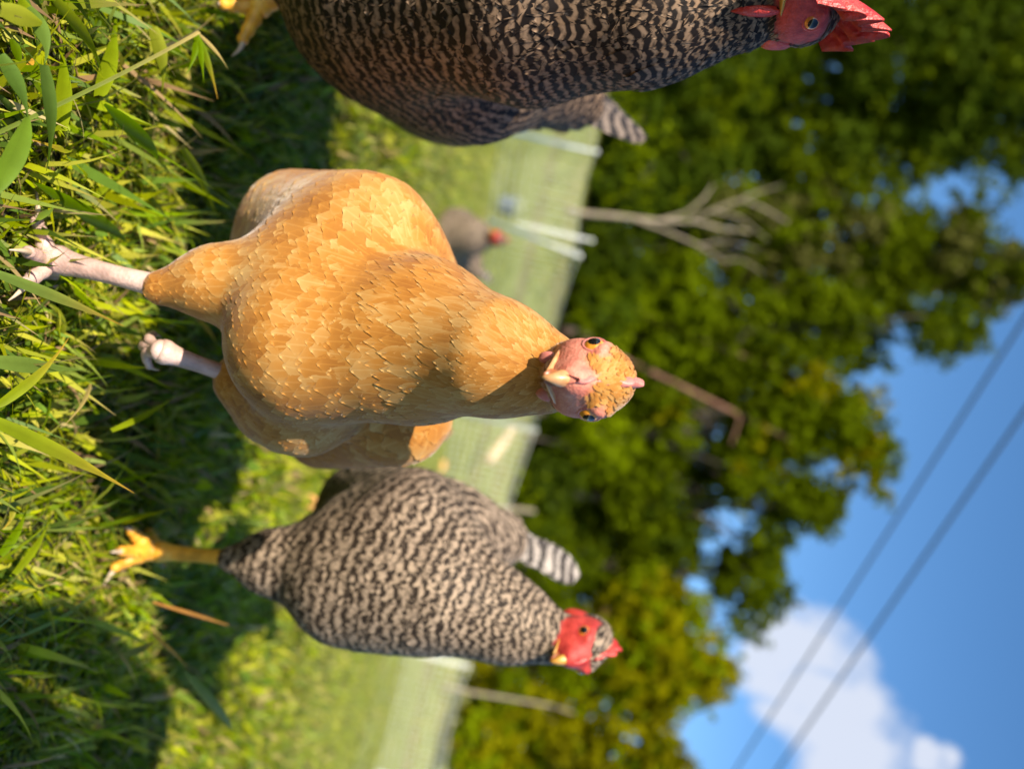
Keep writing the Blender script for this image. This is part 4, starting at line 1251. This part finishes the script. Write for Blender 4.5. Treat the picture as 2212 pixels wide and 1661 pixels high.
def bare_tree(name, label, Y, limbs, bark, group=None):
    """limbs: lists of (px, py, dY, r)"""
    p0 = P(limbs[0][0][0], limbs[0][0][1], Y); root = thing(name, label, 'tree', G(p0[0], Y), group)
    for i, lm in enumerate(limbs):
        pts = np.array([P(q[0], q[1], Y + q[2]) for q in lm]); rad = [q[3] for q in lm]
        if i == 0: pts = np.vstack([G(pts[0][0], Y, -0.1), pts]); rad = [rad[0] * 1.1] + rad
        k = 16; u_ = np.linspace(0, len(pts) - 1, k)
        pp = np.stack([np.interp(u_, np.arange(len(pts)), pts[:, c]) for c in range(3)], 1)
        pp[1:-1] = (pp[:-2] + 2 * pp[1:-1] + pp[2:]) / 4
        MB().add(tube(pp, np.interp(u_, np.arange(len(pts)), rad), 8)).build('trunk' if i == 0 else 'branch', M[bark], root)
    return root
bare_tree('bare_tree', 'leafless pale sapling with forked branches behind the fence', 26,
          [[(1262, 462, 0, 0.085), (1340, 468, 0, 0.075), (1420, 478, 0, 0.06), (1500, 478, 0, 0.05)],
           [(1480, 478, 0, 0.05), (1540, 455, -0.3, 0.045), (1600, 430, -0.5, 0.035), (1650, 450, -0.6, 0.03), (1700, 480, -0.6, 0.02)],
           [(1420, 478, 0, 0.045), (1480, 462, 0.2, 0.03), (1520, 430, 0.3, 0.035), (1540, 400, 0.4, 0.02)],
           [(1360, 470, 0, 0.055), (1440, 500, -0.3, 0.045), (1510, 530, -0.5, 0.032), (1565, 565, -0.6, 0.02)],
           [(1565, 565, -0.6, 0.02), (1600, 560, -0.6, 0.015), (1650, 590, -0.6, 0.01)], [(1600, 430, -0.5, 0.03), (1640, 415, -0.4, 0.02), (1690, 400, -0.4, 0.01)],
           [(1540, 455, -0.3, 0.03), (1600, 470, -0.3, 0.02), (1660, 520, -0.3, 0.01)], [(1510, 530, -0.5, 0.025), (1570, 520, -0.4, 0.015), (1640, 540, -0.4, 0.01)],
           [(1500, 478, 0, 0.05), (1560, 495, 0.2, 0.04), (1620, 500, 0.3, 0.025)]], 'bark_pale')
bare_tree('leaning_tree', 'reddish leaning trunk rising right of the buff hen comb', 35.5,
          [[(1180, 700, 0, 0.12), (1380, 790, 0, 0.11), (1540, 868, 0, 0.09), (1710, 950, 0, 0.06)], [(1540, 870, 0, 0.07), (1600, 900, -0.5, 0.04), (1580, 960, -0.8, 0.03)]], 'bark_red', 'leaning reddish trunks')
bare_tree('leaning_tree', 'thinner reddish leaning trunk high above the buff hen head', 36,
          [[(1300, 640, 0, 0.10), (1550, 750, 0, 0.09), (1680, 795, 0, 0.06), (1780, 850, 0, 0.03)]], 'bark_red', 'leaning reddish trunks')
bare_tree('bare_tree', 'thin pale stem standing before the shrub below the right barred hen beak', 24,
          [[(1000, 1492, 0, 0.05), (1100, 1508, 0, 0.045), (1200, 1525, 0, 0.03), (1240, 1540, 0, 0.015)]], 'bark_pale')
bare_tree('bare_tree', 'short pale snag beside the top of the right barred hen back', 22,
          [[(1080, 1098, 0, 0.07), (1120, 1100, 0, 0.06), (1155, 1104, 0, 0.045)]], 'bark_pale')

# ------------------------------------------------------------------ power lines
def cable(pa, pb, z, label):
    d1, d2 = ray(*pa), ray(*pb)
    A = CAM + d1 * (z - CAMZ) / d1[2]; B = CAM + d2 * (z - CAMZ) / d2[2]
    d = B - A; a0 = A - d * 0.8; b0 = B + d * 0.6
    t_ = np.linspace(0, 1, 60)[:, None]; pts = a0 * (1 - t_) + b0 * t_
    return tag(MB().add(tube(pts, 0.022, 8)).build('power_line', M['wire']), label, 'power line', 'power lines'), a0, b0
_, p1, q1 = cable((2212, 690), (1590, 1661), 7.2, 'black power line crossing the sky nearer the treetops')
_, p2, q2 = cable((2212, 890), (1680, 1661), 7.2, 'black power line crossing the sky farther from the treetops')
print('cable', p1, q1, p2, q2)


# ------------------------------------------------------------------ the photographer standing behind the camera, whose shadow lies on the turf
def standing_person():
    root = thing('person', 'person in dark clothes standing behind the camera', 'person', (-0.40, -0.60, 0))
    A = lambda x, y, z: np.array([x - 0.40, y - 0.60, z])
    pr = [('c', (A(0, 0, 0.86), A(0.01, 0.02, 1.30), 0.115, 0.125), 'b', 0.05),
          ('c', (A(-0.07, 0.13, 1.36), A(0.07, -0.13, 1.36), 0.065, 0.065), 'b', 0.05),
          ('c', (A(0, 0, 1.40), A(0.02, 0.02, 1.50), 0.055, 0.05), 'b', 0.03),
          ('e', (A(0.03, 0.03, 1.60), np.eye(3), np.array([0.078, 0.092, 0.115])), 'b', 0.02),
          ('c', (A(-0.09, 0.17, 1.34), A(-0.08, 0.20, 1.08), 0.050, 0.040), 'b', 0.03), ('c', (A(-0.08, 0.20, 1.08), A(0.02, 0.30, 0.88), 0.040, 0.028), 'b', 0.02),
          ('c', (A(0.09, -0.17, 1.34), A(0.12, -0.19, 1.08), 0.050, 0.040), 'b', 0.03), ('c', (A(0.12, -0.19, 1.08), A(0.17, -0.08, 0.88), 0.040, 0.028), 'b', 0.02),
          ('c', (A(-0.04, 0.07, 0.86), A(-0.04, 0.09, 0.48), 0.088, 0.062), 'b', 0.04), ('c', (A(-0.04, 0.09, 0.48), A(-0.05, 0.07, 0.08), 0.058, 0.040), 'b', 0.03),
          ('c', (A(0.04, -0.07, 0.86), A(0.05, -0.09, 0.48), 0.088, 0.062), 'b', 0.04), ('c', (A(0.05, -0.09, 0.48), A(0.04, -0.12, 0.08), 0.058, 0.040), 'b', 0.03),
          ('c', (A(-0.05, 0.05, 0.045), A(-0.02, 0.21, 0.035), 0.042, 0.034), 'b', 0.02), ('c', (A(0.04, -0.14, 0.045), A(0.08, 0.02, 0.035), 0.042, 0.034), 'b', 0.02)]
    V, Fq = surface(pr, 0.011, np.array([-0.76, -1.02, -0.05]), np.array([0.04, -0.1, 1.78]))
    mesh('person_body', V, Fq, simple('dark_shirt', (0.05, 0.06, 0.09), (0.08, 0.09, 0.12), 20, 0.9), root)
standing_person()
